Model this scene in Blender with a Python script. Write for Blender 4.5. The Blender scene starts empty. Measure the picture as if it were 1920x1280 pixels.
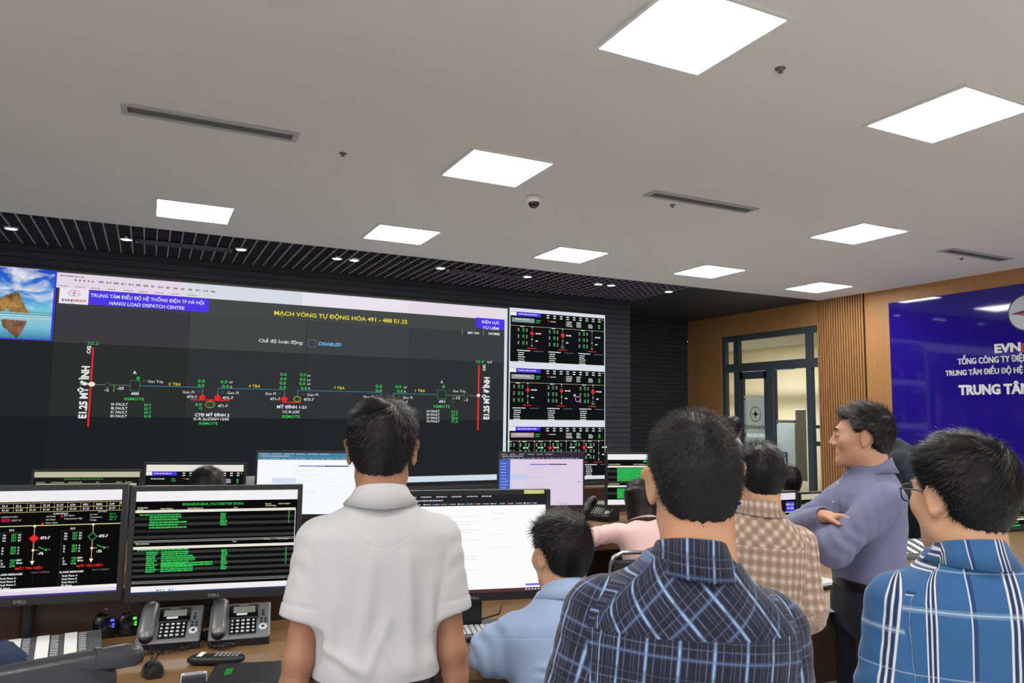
import bpy, math, random
import numpy as np
from mathutils import Vector, Matrix

# ------------------------------------------------------------------ camera, world, exposure
SC = bpy.context.scene
COL = SC.collection
CZ = 1.62                      # camera height
CEIL = 3.39                    # ceiling height
FPX = 1392.46                  # focal length in pixels of the 1920 px wide frame
YAW, PITCH, ROLL = math.radians(25.9785), math.radians(5.621), math.radians(0.712)

def camera_axes():
    cy, sy, cp, sp = math.cos(YAW), math.sin(YAW), math.cos(PITCH), math.sin(PITCH)
    f = np.array([sy * cp, cy * cp, sp]); r = np.array([cy, -sy, 0.0]); u = np.cross(r, f)
    cr, sr = math.cos(ROLL), math.sin(ROLL)
    return cr * r + sr * u, -sr * r + cr * u, f
CR, CU, CF = camera_axes()
cam_data = bpy.data.cameras.new('camera')
cam_data.sensor_width = 36.0
cam_data.lens = FPX * 36.0 / 1920.0
cam_data.clip_start = 0.05
cam = bpy.data.objects.new('camera', cam_data)
COL.objects.link(cam)
cam.matrix_world = Matrix(((CR[0], CU[0], -CF[0], 0), (CR[1], CU[1], -CF[1], 0), (CR[2], CU[2], -CF[2], CZ), (0, 0, 0, 1)))
SC.camera = cam
vs = SC.view_settings
vs.view_transform = 'Standard'; vs.look = 'None'; vs.exposure = 0.0; vs.gamma = 1.0; vs.use_curve_mapping = False
SC.cycles.max_bounces = 8
SC.cycles.transparent_max_bounces = 12
SC.cycles.sample_clamp_indirect = 6.0
SC.cycles.use_denoising = True
world = bpy.data.worlds.new('world'); SC.world = world
world.use_nodes = True
world.node_tree.nodes['Background'].inputs[0].default_value = (0.8, 0.85, 1.0, 1)
world.node_tree.nodes['Background'].inputs[1].default_value = 0.02
PANEL_POWER = 28.0             # emission of the ceiling light panels

# ------------------------------------------------------------------ rays: a pixel of the photograph and a known plane or depth give a place
def ray(px, py):
    return (px - 960) / FPX * CR - (py - 640) / FPX * CU + CF
CAM = np.array([0, 0, CZ])
def at(px, py, d): return CAM + d * ray(px, py)
def onp(px, py, ax, v):
    r = ray(px, py); return CAM + (v - CAM[ax]) / r[ax] * r
def onX(px, py, x): return onp(px, py, 0, x)
def onY(px, py, y): return onp(px, py, 1, y)
def onZ(px, py, z): return onp(px, py, 2, z)

# ------------------------------------------------------------------ materials
def lin(c): return tuple((v / 12.92 if v <= .04045 else ((v + .055) / 1.055) ** 2.4) for v in c)
def rgb(r, g, b): return lin((r / 255, g / 255, b / 255))
MATS = {}
class NT:
    """small helper to write node trees"""
    def __init__(s, m): s.t = m.node_tree; s.n = s.t.nodes; s.l = s.t.links
    def new(s, typ, **kw):
        n = s.n.new(typ)
        for k, v in kw.items(): setattr(n, k, v)
        return n
    def put(s, sock, v):
        if hasattr(v, 'bl_idname') and hasattr(v, 'is_output'): s.l.new(v, sock)
        elif isinstance(v, (tuple, list)) and sock.type == 'RGBA' and len(v) == 3: sock.default_value = (*v, 1)
        else: sock.default_value = v
    def math(s, op, a, b=0.0, c=0.0, clamp=False):
        n = s.new('ShaderNodeMath', operation=op, use_clamp=clamp)
        for i, v in enumerate((a, b, c)):
            s.put(n.inputs[i], v)
        return n.outputs[0]
    def mix(s, f, a, b, blend='MIX'):
        n = s.new('ShaderNodeMix', data_type='RGBA', blend_type=blend)
        s.put(n.inputs[0], f); s.put(n.inputs[6], a); s.put(n.inputs[7], b)
        return n.outputs[2]
    def noise(s, scale, detail=3, vec=None, rough=.55, dist=0.0):
        n = s.new('ShaderNodeTexNoise'); n.inputs['Scale'].default_value = scale; n.inputs['Detail'].default_value = detail
        n.inputs['Roughness'].default_value = rough; n.inputs['Distortion'].default_value = dist
        if vec is not None: s.l.new(vec, n.inputs['Vector'])
        return n.outputs[0]
    def ramp(s, f, stops):
        n = s.new('ShaderNodeValToRGB'); s.put(n.inputs[0], f)
        while len(n.color_ramp.elements) < len(stops): n.color_ramp.elements.new(.5)
        for e, (p, c) in zip(n.color_ramp.elements, stops): e.position = p; e.color = (*c, 1)
        return n.outputs[0]
    def mapping(s, vec, scale=(1, 1, 1), rot=(0, 0, 0), loc=(0, 0, 0)):
        n = s.new('ShaderNodeMapping'); s.l.new(vec, n.inputs[0])
        n.inputs['Scale'].default_value = scale; n.inputs['Rotation'].default_value = rot; n.inputs['Location'].default_value = loc
        return n.outputs[0]
    def bump(s, h, strength=.2, dist=.01):
        n = s.new('ShaderNodeBump'); n.inputs['Strength'].default_value = strength; n.inputs['Distance'].default_value = dist
        s.l.new(h, n.inputs['Height']); return n.outputs[0]

def new_mat(name):
    m = bpy.data.materials.new(name); m.use_nodes = True
    return m, NT(m), m.node_tree.nodes['Principled BSDF']
def pmat(name, col, rough=.5, metal=0.0, spec=.5, bump=None, var=None, sub=0.0, coat=0.0, sheen=0.0):
    """plain procedural material: colour with a little noise variation and bump"""
    if name in MATS: return MATS[name]
    m, t, b = new_mat(name)
    tc = t.new('ShaderNodeTexCoord').outputs['Object']
    if var:
        sc, amt = var
        f = t.noise(sc, 4, tc)
        t.put(b.inputs['Base Color'], t.mix(f, tuple(c * (1 - amt) for c in col), tuple(min(1, c * (1 + amt)) for c in col)))
    else: t.put(b.inputs['Base Color'], col)
    b.inputs['Roughness'].default_value = rough; b.inputs['Metallic'].default_value = metal
    b.inputs['Specular IOR Level'].default_value = spec
    if sub: b.inputs['Subsurface Weight'].default_value = sub; b.inputs['Subsurface Radius'].default_value = (.012, .005, .003); b.inputs['Subsurface Scale'].default_value = 1.0
    if coat: b.inputs['Coat Weight'].default_value = coat
    if sheen: b.inputs['Sheen Weight'].default_value = sheen
    if bump: t.put(b.inputs['Normal'], t.bump(t.noise(bump[0], 3, tc), bump[1], bump[2] if len(bump) > 2 else .005))
    MATS[name] = m; return m
def emat(col, strength=1.0):
    """colour of a lit screen pixel or lamp"""
    k = ('e', tuple(round(c, 4) for c in col), strength)
    if k in MATS: return MATS[k]
    m = bpy.data.materials.new('screen_glow'); m.use_nodes = True; t = NT(m); t.n.clear()
    e = t.new('ShaderNodeEmission'); e.inputs[0].default_value = (*col, 1); e.inputs[1].default_value = strength
    o = t.new('ShaderNodeOutputMaterial'); t.l.new(e.outputs[0], o.inputs[0])
    if strength < 3: m.cycles.emission_sampling = 'NONE'
    MATS[k] = m; return m
def scol(r, g, b): return emat(rgb(r, g, b))

# ------------------------------------------------------------------ meshes and objects
def link(o, parent=None):
    COL.objects.link(o)
    if parent is not None: o.parent = parent
    return o
def fast_mesh(name, V, F, mats, fmat=None, smooth=True):
    """V (n,3), F list of arrays all with the same vertex count per face or a plain list of lists"""
    me = bpy.data.meshes.new(name)
    if isinstance(F, np.ndarray):
        n, k = F.shape
        me.vertices.add(len(V)); me.vertices.foreach_set('co', np.asarray(V, np.float32).ravel())
        me.loops.add(n * k); me.loops.foreach_set('vertex_index', F.astype(np.int32).ravel())
        me.polygons.add(n); me.polygons.foreach_set('loop_start', np.arange(0, n * k, k, dtype=np.int32))
        me.polygons.foreach_set('loop_total', np.full(n, k, np.int32))
        me.update(calc_edges=True)
    else:
        me.from_pydata([tuple(v) for v in V], [], F); me.update()
    for m in mats: me.materials.append(m)
    if fmat is not None: me.polygons.foreach_set('material_index', np.asarray(fmat, np.int32))
    me.polygons.foreach_set('use_smooth', np.full(len(me.polygons), smooth, bool))
    me.update()
    return me
class MB:
    """collects shapes into ONE mesh"""
    def __init__(s): s.V = []; s.F = []; s.M = []; s.mats = []; s.S = []
    def mi(s, m):
        if m not in s.mats: s.mats.append(m)
        return s.mats.index(m)
    def add(s, V, F, m, smooth=False, mtx=None):
        o = len(s.V); k = s.mi(m)
        for v in V: s.V.append(tuple(mtx @ Vector(v)) if mtx is not None else tuple(v))
        for f in F: s.F.append([i + o for i in f]); s.M.append(k); s.S.append(smooth)
    def box(s, c, d, m, rot=None, bev=0.0):
        hx, hy, hz = d[0] / 2, d[1] / 2, d[2] / 2
        M = Matrix.Translation(c) @ (rot.to_4x4() if rot is not None else Matrix())
        if bev <= 0:
            V = [(x, y, z) for z in (-hz, hz) for y in (-hy, hy) for x in (-hx, hx)]
            F = [(0, 2, 3, 1), (4, 5, 7, 6), (0, 1, 5, 4), (2, 6, 7, 3), (0, 4, 6, 2), (1, 3, 7, 5)]
            s.add(V, F, m, False, M); return
        b = min(bev, hx * .95, hy * .95, hz * .95)
        V = []; idx = {}
        for sz in (-1, 1):
            for sy in (-1, 1):
                for sx in (-1, 1):
                    for a in range(3):
                        p = [sx * (hx - b), sy * (hy - b), sz * (hz - b)]
                        p[a] = (sx * hx, sy * hy, sz * hz)[a]
                        idx[(sx, sy, sz, a)] = len(V); V.append(p)
        F = []
        for a in range(3):                      # six faces
            u, w = (a + 1) % 3, (a + 2) % 3
            for sg in (-1, 1):
                q = []
                for (p1, p2) in ((-1, -1), (1, -1), (1, 1), (-1, 1)):
                    k = [0, 0, 0]; k[a] = sg; k[u] = p1; k[w] = p2; q.append(idx[(*k, a)])
                F.append(q if sg > 0 else q[::-1])
        for a in range(3):                      # twelve edges
            u, w = (a + 1) % 3, (a + 2) % 3
            for p1 in (-1, 1):
                for p2 in (-1, 1):
                    ks = []
                    for sg in (-1, 1):
                        k = [0, 0, 0]; k[a] = sg; k[u] = p1; k[w] = p2; ks.append(tuple(k))
                    q = [idx[(*ks[0], u)], idx[(*ks[1], u)], idx[(*ks[1], w)], idx[(*ks[0], w)]]
                    F.append(q if p1 * p2 > 0 else q[::-1])
        for sz in (-1, 1):
            for sy in (-1, 1):
                for sx in (-1, 1):
                    q = [idx[(sx, sy, sz, a)] for a in range(3)]
                    F.append(q if sx * sy * sz > 0 else q[::-1])
        s.add(V, F, m, False, M)
    def tube(s, pts, r, m, n=10, cap=True, smooth=True, closed=False):
        P = [Vector(p) for p in pts]; R = [float(q) for q in r] if isinstance(r, (list, tuple)) else [float(r)] * len(P)
        V = []; F = []
        up = None
        N = len(P)
        for i, p in enumerate(P):
            if closed: t = (P[(i + 1) % N] - P[i - 1])
            else: t = P[min(i + 1, N - 1)] - P[max(i - 1, 0)]
            t.normalize()
            if up is None:
                up = Vector((0, 0, 1)) if abs(t.z) < .9 else Vector((1, 0, 0))
            a = t.cross(up); a.normalize(); b = a.cross(t); up = b
            for k in range(n):
                th = 2 * math.pi * k / n
                V.append(p + R[i] * (math.cos(th) * a + math.sin(th) * b))
        for i in range(N if closed else N - 1):
            j = (i + 1) % N
            for k in range(n):
                F.append((i * n + k, i * n + (k + 1) % n, j * n + (k + 1) % n, j * n + k))
        s.add(V, F, m, smooth)
        if cap and not closed:
            s.add(V[:n], [list(range(n))[::-1]], m); s.add(V[-n:], [list(range(n))], m)
    def lathe(s, c, prof, m, n=24, smooth=True, mtx=None):
        V = []; F = []
        for (r, z) in prof:
            for k in range(n):
                th = 2 * math.pi * k / n; V.append((c[0] + r * math.cos(th), c[1] + r * math.sin(th), c[2] + z))
        for i in range(len(prof) - 1):
            for k in range(n):
                F.append((i * n + k, i * n + (k + 1) % n, (i + 1) * n + (k + 1) % n, (i + 1) * n + k))
        F.append(list(range(n))[::-1]); F.append([(len(prof) - 1) * n + k for k in range(n)])
        s.add(V, F, m, smooth, mtx)
    def poly(s, pts, m): s.add(pts, [list(range(len(pts)))], m)
    def prism(s, pts, off, m, smooth=False):
        n = len(pts); A = [Vector(p) for p in pts]; B = [p + Vector(off) for p in A]
        F = [list(range(n))[::-1], list(range(n, 2 * n))] + [(i, (i + 1) % n, n + (i + 1) % n, n + i) for i in range(n)]
        s.add(A + B, F, m, smooth)
    def grid(s, rows, m, smooth=True, close_u=False):
        n = len(rows[0]); V = [v for r in rows for v in r]; F = []
        for i in range(len(rows) - 1):
            for k in range(n if close_u else n - 1):
                F.append((i * n + k, i * n + (k + 1) % n, (i + 1) * n + (k + 1) % n, (i + 1) * n + k))
        s.add(V, F, m, smooth)
    def mesh(s, name):
        me = fast_mesh(name, s.V, s.F, s.mats, s.M)
        me.polygons.foreach_set('use_smooth', np.array(s.S, bool)); return me
    def build(s, name, parent=None, loc=None, rotz=None, label=None):
        o = bpy.data.objects.new(name, s.mesh(name))
        if loc is not None: o.location = loc
        if rotz is not None: o.rotation_euler = (0, 0, rotz)
        if label: o['label'] = label
        return link(o, parent)
def tag(o, label, cat, group=None):
    o['label'] = label; o['category'] = cat
    if group: o['group'] = group
    return o
def thing(name, label, cat, loc=(0, 0, 0), rotz=0.0, group=None):
    o = bpy.data.objects.new(name, None); o.empty_display_size = .1
    COL.objects.link(o); o.location = loc; o.rotation_euler = (0, 0, rotz)
    return tag(o, label, cat, group)
def struct(mb, name):
    o = mb.build(name); o['kind'] = 'structure'; return o

# ------------------------------------------------------------------ lettering (real glyph outlines, cached)
_TX = {}
def glyphs(s, bold=0.0):
    k = (s, bold)
    if k in _TX: return _TX[k]
    c = bpy.data.curves.new('lettering', 'FONT'); c.body = s; c.size = 1.0; c.offset = bold; c.resolution_u = 2; c.fill_mode = 'FRONT'
    o = bpy.data.objects.new('lettering', c)
    me = o.to_mesh()
    V = np.zeros(len(me.vertices) * 3); me.vertices.foreach_get('co', V); V = V.reshape(-1, 3)[:, :2].copy()
    F = [list(p.vertices) for p in me.polygons]
    E = {}
    for f in F:
        for a, b in zip(f, f[1:] + f[:1]): E[(a, b)] = 1
    rim = [e for e in E if (e[1], e[0]) not in E]
    o.to_mesh_clear(); bpy.data.objects.remove(o); bpy.data.curves.remove(c)
    _TX[k] = (V, F, rim); return _TX[k]

class Canvas:
    """pictures on a lit screen: flat coloured shapes in the screen's own plane, stacked in thin layers"""
    def __init__(s, o, ux, uz, n, step=.0004):
        s.o, s.ux, s.uz, s.n = (Vector(v) for v in (o, ux, uz, n)); s.step = step; s.k = 0; s.mb = MB()
    def P(s, x, y, up=0): return s.o + s.ux * x + s.uz * y + s.n * (s.k * s.step + up)
    def layer(s): s.k += 1
    def poly(s, pts, m): s.mb.poly([s.P(*p) for p in pts], m)
    def rect(s, x, y, w, h, m): s.poly([(x, y), (x + w, y), (x + w, y + h), (x, y + h)], m)
    def line(s, a, b, w, m):
        d = Vector((b[0] - a[0], b[1] - a[1])); d.normalize(); q = Vector((-d.y, d.x)) * (w / 2)
        s.poly([(a[0] - q.x, a[1] - q.y), (b[0] - q.x, b[1] - q.y), (b[0] + q.x, b[1] + q.y), (a[0] + q.x, a[1] + q.y)], m)
    def ring(s, c, rx, ry, w, m, n=28):
        for i in range(n):
            a, b = 2 * math.pi * i / n, 2 * math.pi * (i + 1) / n
            f = lambda t, k: (c[0] + (rx - k) * math.cos(t), c[1] + (ry - k) * math.sin(t))
            s.poly([f(a, 0), f(b, 0), f(b, w), f(a, w)], m)
    def disc(s, c, rx, ry, m, n=20): s.poly([(c[0] + rx * math.cos(2 * math.pi * i / n), c[1] + ry * math.sin(2 * math.pi * i / n)) for i in range(n)], m)
    def diamond(s, c, r, m): s.poly([(c[0] - r, c[1]), (c[0], c[1] - r), (c[0] + r, c[1]), (c[0], c[1] + r)], m)
    def text(s, x, y, body, h, m, w=None, bold=0.0, align='l', vert=False):
        """h = height of a capital; w = wanted width"""
        V, F, _ = glyphs(body, bold)
        if not len(V): return
        x0, x1 = V[:, 0].min(), V[:, 0].max(); sy = h / .70; sx = sy if w is None else w / max(1e-6, x1 - x0)
        W = (x1 - x0) * sx
        ox = {'l': 0, 'c': -W / 2, 'r': -W}[align]
        pts = []
        for a, b in V:
            u, v = (a - x0) * sx + ox, b * sy
            pts.append(s.P(x - v, y + u) if vert else s.P(x + u, y + v))
        s.mb.add(pts, F, m)
    def words(s, x, y, w, h, m, seed=0, fill=.8):
        """a line of lettering too small to read: word-long dashes"""
        r = random.Random(seed); p = 0
        while p < w * fill:
            q = min(r.uniform(.6, 3.2) * h, w - p)
            s.rect(x + p, y, q, h, m); p += q + h * .5
# ------------------------------------------------------------------ room
def wood_mat(name, c0, c1, scale=(1, 1, 1), rough=.45, coat=0.0):
    if name in MATS: return MATS[name]
    m, t, b = new_mat(name)
    tc = t.new('ShaderNodeTexCoord').outputs['Object']
    v = t.mapping(tc, scale)
    f = t.noise(3.0, 6, v, .6, 1.2); g = t.noise(40.0, 2, v)
    f = t.math('ADD', t.math('MULTIPLY', f, .75), t.math('MULTIPLY', g, .25))
    t.put(b.inputs['Base Color'], t.ramp(f, [(.3, c0), (.7, c1)]))
    b.inputs['Roughness'].default_value = rough; b.inputs['Coat Weight'].default_value = coat
    t.put(b.inputs['Normal'], t.bump(g, .05, .002))
    MATS[name] = m; return m
M_CEIL = pmat('ceiling_paint', rgb(226, 224, 219), .9, bump=(60, .03), var=(1.5, .015))
M_WHITE = pmat('white_enamel', rgb(225, 226, 224), .5)
M_WALLP = pmat('grey_wall_paint', rgb(226, 226, 226), .9, bump=(40, .05))
M_BLACKP = pmat('black_wall_panel', rgb(42, 46, 51), .55, bump=(30, .04))
M_BLACK = pmat('black_void', rgb(14, 14, 15), .9)
M_GRID = pmat('grid_blade', rgb(150, 146, 158), .5); M_GRID2 = pmat('dark_grid_blade', rgb(46, 46, 50), .6)
M_WOOD = wood_mat('oak_wall_panel', rgb(158, 112, 66), rgb(182, 134, 82), (3, 14, .35), .5)
M_SLAT = wood_mat('oak_slat', rgb(152, 105, 60), rgb(192, 142, 86), (8, 8, .6), .5)
M_FLOOR = pmat('floor_tile', rgb(205, 206, 208), .35, var=(3, .08))
M_ALU = pmat('dark_grey_aluminium', rgb(74, 84, 92), .45, .2)
M_CREAM = pmat('cream_paint', rgb(238, 226, 192), .9)
M_GREYAL = pmat('grey_aluminium', rgb(150, 156, 156), .4, .4)
M_PLASTIC = pmat('black_plastic', rgb(26, 27, 29), .45, bump=(300, .03, .001))
M_GLOSSB = pmat('gloss_black_plastic', rgb(18, 18, 20), .18, coat=.5)

XR, YS, YV, YB = 9.035, 7.95, 9.40, 11.02      # right wall, soffit edge, video wall front, far back wall
XH = 6.62                                       # end of the video wall housing
b = MB(); b.box((1.5, 3, -.05), (16, 18, .1), M_FLOOR); struct(b, 'floor')
b = MB(); b.box((1.5, (YS - 6) / 2, CEIL + .1), (15.07, YS + 6, .2), M_CEIL); struct(b, 'ceiling')
b = MB(); b.box(((XH + XR) / 2, (YS + YB) / 2, CEIL + .1), (XR - XH, YB - YS, .2), M_BLACKP)      # plain dark ceiling right of the grid
b.box(((-6 + XH) / 2, (YS + YV) / 2 + .1, CEIL + .42), (XH + 6, YV - YS + .2, .04), M_BLACK)       # void over the grid
b.box(((-6 + XH) / 2, YS + .01, CEIL + .3), (XH + 6, .02, .22), M_BLACK)
o = struct(b, 'ceiling_dark')
# open-cell grid ceiling in front of the video wall
b = MB(); pitch = .118
n = int((XH + 1.9) / pitch)
for i in range(n + 1):
    x = XH - .02 - i * pitch
    b.box((x, (YS + YV) / 2, CEIL + .02), (.012, YV - YS, .04), M_GRID)
for j in range(int((YV - YS) / pitch) + 1):
    y = YS + .03 + j * pitch
    b.box(((XH - 1.95) / 2, y, CEIL + .02), (XH + 1.9, .008, .038), M_GRID2)
struct(b, 'ceiling_grid')
# walls
b = MB()
b.box(((-6 + XH) / 2, (YV + .06 + YB) / 2, CEIL / 2 + .2), (XH + 6, YB - YV - .06, CEIL + .4), M_BLACKP)
z = .1
while z < CEIL - .05:                            # black slatted cladding
    b.box(((-6 + XH) / 2, YV + .05, z + .0335), (XH + 6, .03, .067), M_BLACKP)
    z += .075
struct(b, 'wall_front')
b = MB()
b.box((XR / 2 + XH / 2, YB + .06, CEIL / 2), (XR - XH, .1, CEIL), M_BLACKP)
z = .1
while z < CEIL - .05:
    b.box((XR / 2 + XH / 2, YB - .005, z + .0335), (XR - XH - .02, .03, .067), M_BLACKP)
    z += .075
struct(b, 'wall_recess')
b = MB(); b.box((-6.05, 3, CEIL / 2), (.1, 18, CEIL), M_WALLP); struct(b, 'wall_left')
b = MB(); b.box((1.5, -6.05, CEIL / 2), (15.2, .1, CEIL), M_WALLP); struct(b, 'wall_back')

# right wall: oak panels round a glazed partition
yX = lambda px, py=700: onX(px, py, XR)[1]
zX = lambda px, py: onX(px, py, XR)[2]
YG0, YG1 = yX(1352), yX(1536)                    # far and near jamb of the glazing
ZG = zX(1440, 621)
YSL0, YSL1 = yX(1536), yX(1625)                  # slatted stretch
b = MB()
T = .12
b.box((XR + T / 2, (YB + YG0) / 2, CEIL / 2), (T, YB - YG0, CEIL), M_WOOD)
b.box((XR + T / 2, (YG0 + YG1) / 2, (CEIL + ZG) / 2), (T, YG0 - YG1, CEIL - ZG), M_WOOD)
b.box((XR + T / 2, (YSL1 + -6) / 2, CEIL / 2), (T, YSL1 + 6, CEIL), M_WOOD)
struct(b, 'wall_right')
b = MB(); ns = 19
b.box((XR + T / 2 - .020, (YSL0 + YSL1) / 2, CEIL / 2), (T, YSL0 - YSL1, CEIL), pmat('dark_slat_backing', rgb(52, 33, 18), .9))
for i in range(ns):
    y = YSL0 - (i + .5) * (YSL0 - YSL1) / ns
    b.box((XR - .010, y, CEIL / 2), (.040, (YSL0 - YSL1) / ns * .58, CEIL), M_SLAT)
struct(b, 'trim_1')

# glazed partition with a door
def glass_mat(name, tint, frost=0.0, refl=1.0):
    if name in MATS: return MATS[name]
    m = bpy.data.materials.new(name); m.use_nodes = True; t = NT(m); t.n.clear()
    tr = t.new('ShaderNodeBsdfTransparent'); tr.inputs[0].default_value = (*tint, 1)
    gl = t.new('ShaderNodeBsdfGlossy'); gl.inputs['Roughness'].default_value = .02
    fr = t.new('ShaderNodeLayerWeight'); fr.inputs[0].default_value = .5; fo = t.math('ADD', t.math('MULTIPLY', t.math('POWER', fr.outputs['Facing'], 5.0), .9), .04)
    mx = t.new('ShaderNodeMixShader'); t.l.new(t.math('MULTIPLY', fo, refl), mx.inputs[0]); t.l.new(tr.outputs[0], mx.inputs[1]); t.l.new(gl.outputs[0], mx.inputs[2])
    out = mx.outputs[0]
    if frost:
        di = t.new('ShaderNodeBsdfTranslucent'); di.inputs[0].default_value = (.75, .8, .78, 1)
        d2 = t.new('ShaderNodeBsdfDiffuse'); d2.inputs[0].default_value = (.72, .76, .74, 1)
        ad = t.new('ShaderNodeMixShader'); ad.inputs[0].default_value = .5; t.l.new(di.outputs[0], ad.inputs[1]); t.l.new(d2.outputs[0], ad.inputs[2])
        m2 = t.new('ShaderNodeMixShader'); m2.inputs[0].default_value = frost; t.l.new(out, m2.inputs[1]); t.l.new(ad.outputs[0], m2.inputs[2]); out = m2.outputs[0]
    o = t.new('ShaderNodeOutputMaterial'); t.l.new(out, o.inputs[0]); MATS[name] = m; return m
M_GLASS = glass_mat('clear_glass', (.93, .96, .95))
M_FROST = glass_mat('frosted_film', (.9, .95, .93), .8)
win = MB()
def bar(y0, y1, z0, z1, x=XR + .06, dx=.07): win.box((x, (y0 + y1) / 2, (z0 + z1) / 2), (dx, abs(y0 - y1), z1 - z0), M_ALU)
Zt = zX(1440, 685)                               # transom
J = [(1352, 1359), (1374, 1383.5), (1509, 1519)]
for a, c in J: bar(yX(a), yX(c), 0, ZG)
bar(YG0, YG1, ZG - .1, ZG, XR + .06, .064); bar(YG0, YG1, Zt - .07, Zt + .07, XR + .06, .064)
bar(yX(1434), yX(1446), 0, Zt)                   # door post
bar(yX(1352), yX(1383), .0, .12); bar(yX(1446), yX(1519), 0, .12)
o = struct(win, 'window_1')
g = MB(); g.box((XR + .06, (YG0 + YG1) / 2, (ZG + Zt) / 2), (.008, YG0 - YG1, ZG - Zt), M_GLASS)
for a, c in ((1352, 1383), (1440, 1519)): g.box((XR + .06, (yX(a) + yX(c)) / 2, Zt / 2), (.008, yX(a) - yX(c), Zt), M_GLASS)
gp = g.build('pane', o)
# frosted door leaf with the mark seen from behind
d = MB(); y0, y1 = yX(1383.5), yX(1434); zt = Zt - .08
d.box((XR + .06, (y0 + y1) / 2, zt - .06), (.05, y0 - y1, .12), M_ALU); d.box((XR + .06, (y0 + y1) / 2, .08), (.05, y0 - y1, .16), M_ALU)
d.box((XR + .06, y0 - .04, zt / 2), (.05, .08, zt), M_ALU); d.box((XR + .06, y1 + .03, zt / 2), (.05, .06, zt), M_ALU)
dr = struct(d, 'door_1')
g = MB(); g.box((XR + .06, (y0 + y1) / 2, zt / 2), (.008, y0 - y1 - .1, zt - .2), M_GLASS); g.build('pane', dr)
g = MB()
ya, yb = y0 - .08, y1 + .06
for pz0, pz1 in (((1400, 812), (1400, 750)), ((1400, 827), (1400, 819)), ((1400, 747), (1400, 741)), ((1400, 960), (1400, 832))):
    za, zb = zX(*pz0), zX(*pz1); g.box((XR + .052, (ya + yb) / 2, (za + zb) / 2), (.003, ya - yb, zb - za), M_FROST)
g.build('frosted_film', dr)
M_INK = pmat('dark_print', rgb(40, 52, 58), .6)
cv = Canvas((XR + .049, 0, 0), (0, 1, 0), (0, 0, 1), (-1, 0, 0))      # y runs away from us, so the lettering reads mirrored
cy, cz = yX(1411), zX(1411, 776)
ry = abs(yX(1401) - yX(1421)) / 2; rz = abs(zX(1411, 762) - zX(1411, 791)) / 2
cv.ring((cy, cz), ry, rz, .012, M_INK)
for k in range(8):
    a = k * math.pi / 4; r1 = .85 if k % 2 == 0 else .45; w_ = .13
    q = [(cy + ry * .12 * math.cos(a + 1.0), cz + rz * .12 * math.sin(a + 1.0)), (cy + ry * r1 * math.cos(a), cz + rz * r1 * math.sin(a)), (cy + ry * .12 * math.cos(a - 1.0), cz + rz * .12 * math.sin(a - 1.0)), (cy, cz)]
    cv.poly(q, M_INK)
ty0, tz0, th = yX(1433), zX(1412, 804), abs(zX(1412, 804) - zX(1412, 796.5))
cv.text(ty0, tz0, 'EVNHANOI', th, M_INK, w=abs(yX(1388) - yX(1433)), bold=.02)
cv.mb.build('lettering', dr)
# second door leaf standing open inside the far room
d = MB(); y2, y3 = yX(1519), yX(1536); d.box((XR + .32, y3 + .02, Zt / 2), (.52, .05, Zt - .06), M_ALU); 
o2 = struct(d, 'door_2')
g = MB(); g.box((XR + .08, (y2 + y3) / 2, Zt / 2), (.008, y2 - y3, Zt), M_GLASS); g.box((XR + .09, (y2 + y3) / 2, zX(1530, 800)), (.01, y2 - y3, .05), M_ALU); g.box((XR + .09, (y2 + y3) / 2, zX(1530, 832)), (.01, y2 - y3, .07), M_ALU)
g.build('pane', o2)
# the room behind the glazing
b = MB(); XF = 12.6
b.box((10.9, 10, CEIL - .15), (3.6, 8, .1), M_CEIL)
b.box((XF, 10, 1.6), (.1, 8, 3.4), M_CREAM); b.box((10.9, 14, 1.6), (3.6, .1, 3.4), M_CREAM); b.box((10.9, 6.2, 1.6), (3.6, .1, 3.4), M_CREAM)
struct(b, 'wall_far_room')
b = MB(); b.box((10.7, 8.9, 1.6), (.5, .55, 3.3), M_CREAM); struct(b, 'pillar_far_room')
b = MB(); b.box((11.4, 12.2, 2.62), (.06, 3.0, .08), M_ALU); b.box((11.4, 11.2, 1.3), (.06, .07, 2.6), M_ALU); b.box((11.4, 12.2, 1.55), (.06, 3.0, .06), M_ALU)
b.box((11.4, 12.2, .75), (.03, 3.0, 1.5), pmat('grey_partition', rgb(150, 160, 164), .5)); struct(b, 'partition_far_room')
t_ = thing('ceiling_light', 'bright rectangular ceiling light of the room behind the glass partition', 'ceiling light', (10.3, 11.6, CEIL - .2), 0, None)
b = MB(); b.box((0, 0, -.01), (.6, 1.2, .02), emat((1, .98, .95), 80)); b.build('diffuser', t_)
b = MB(); b.box((0, 0, -.003), (.64, 1.24, .012), M_WHITE); b.build('frame', t_)
b = MB(); p = onX(1502, 800, 10.40); b.box((10.40, p[1], 1.15), (.04, .22, 1.25), M_GREYAL, bev=.008)
tag(b.build('wall_panel'), 'tall grey metal panel on the cream pillar behind the glass', 'panel')

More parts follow.
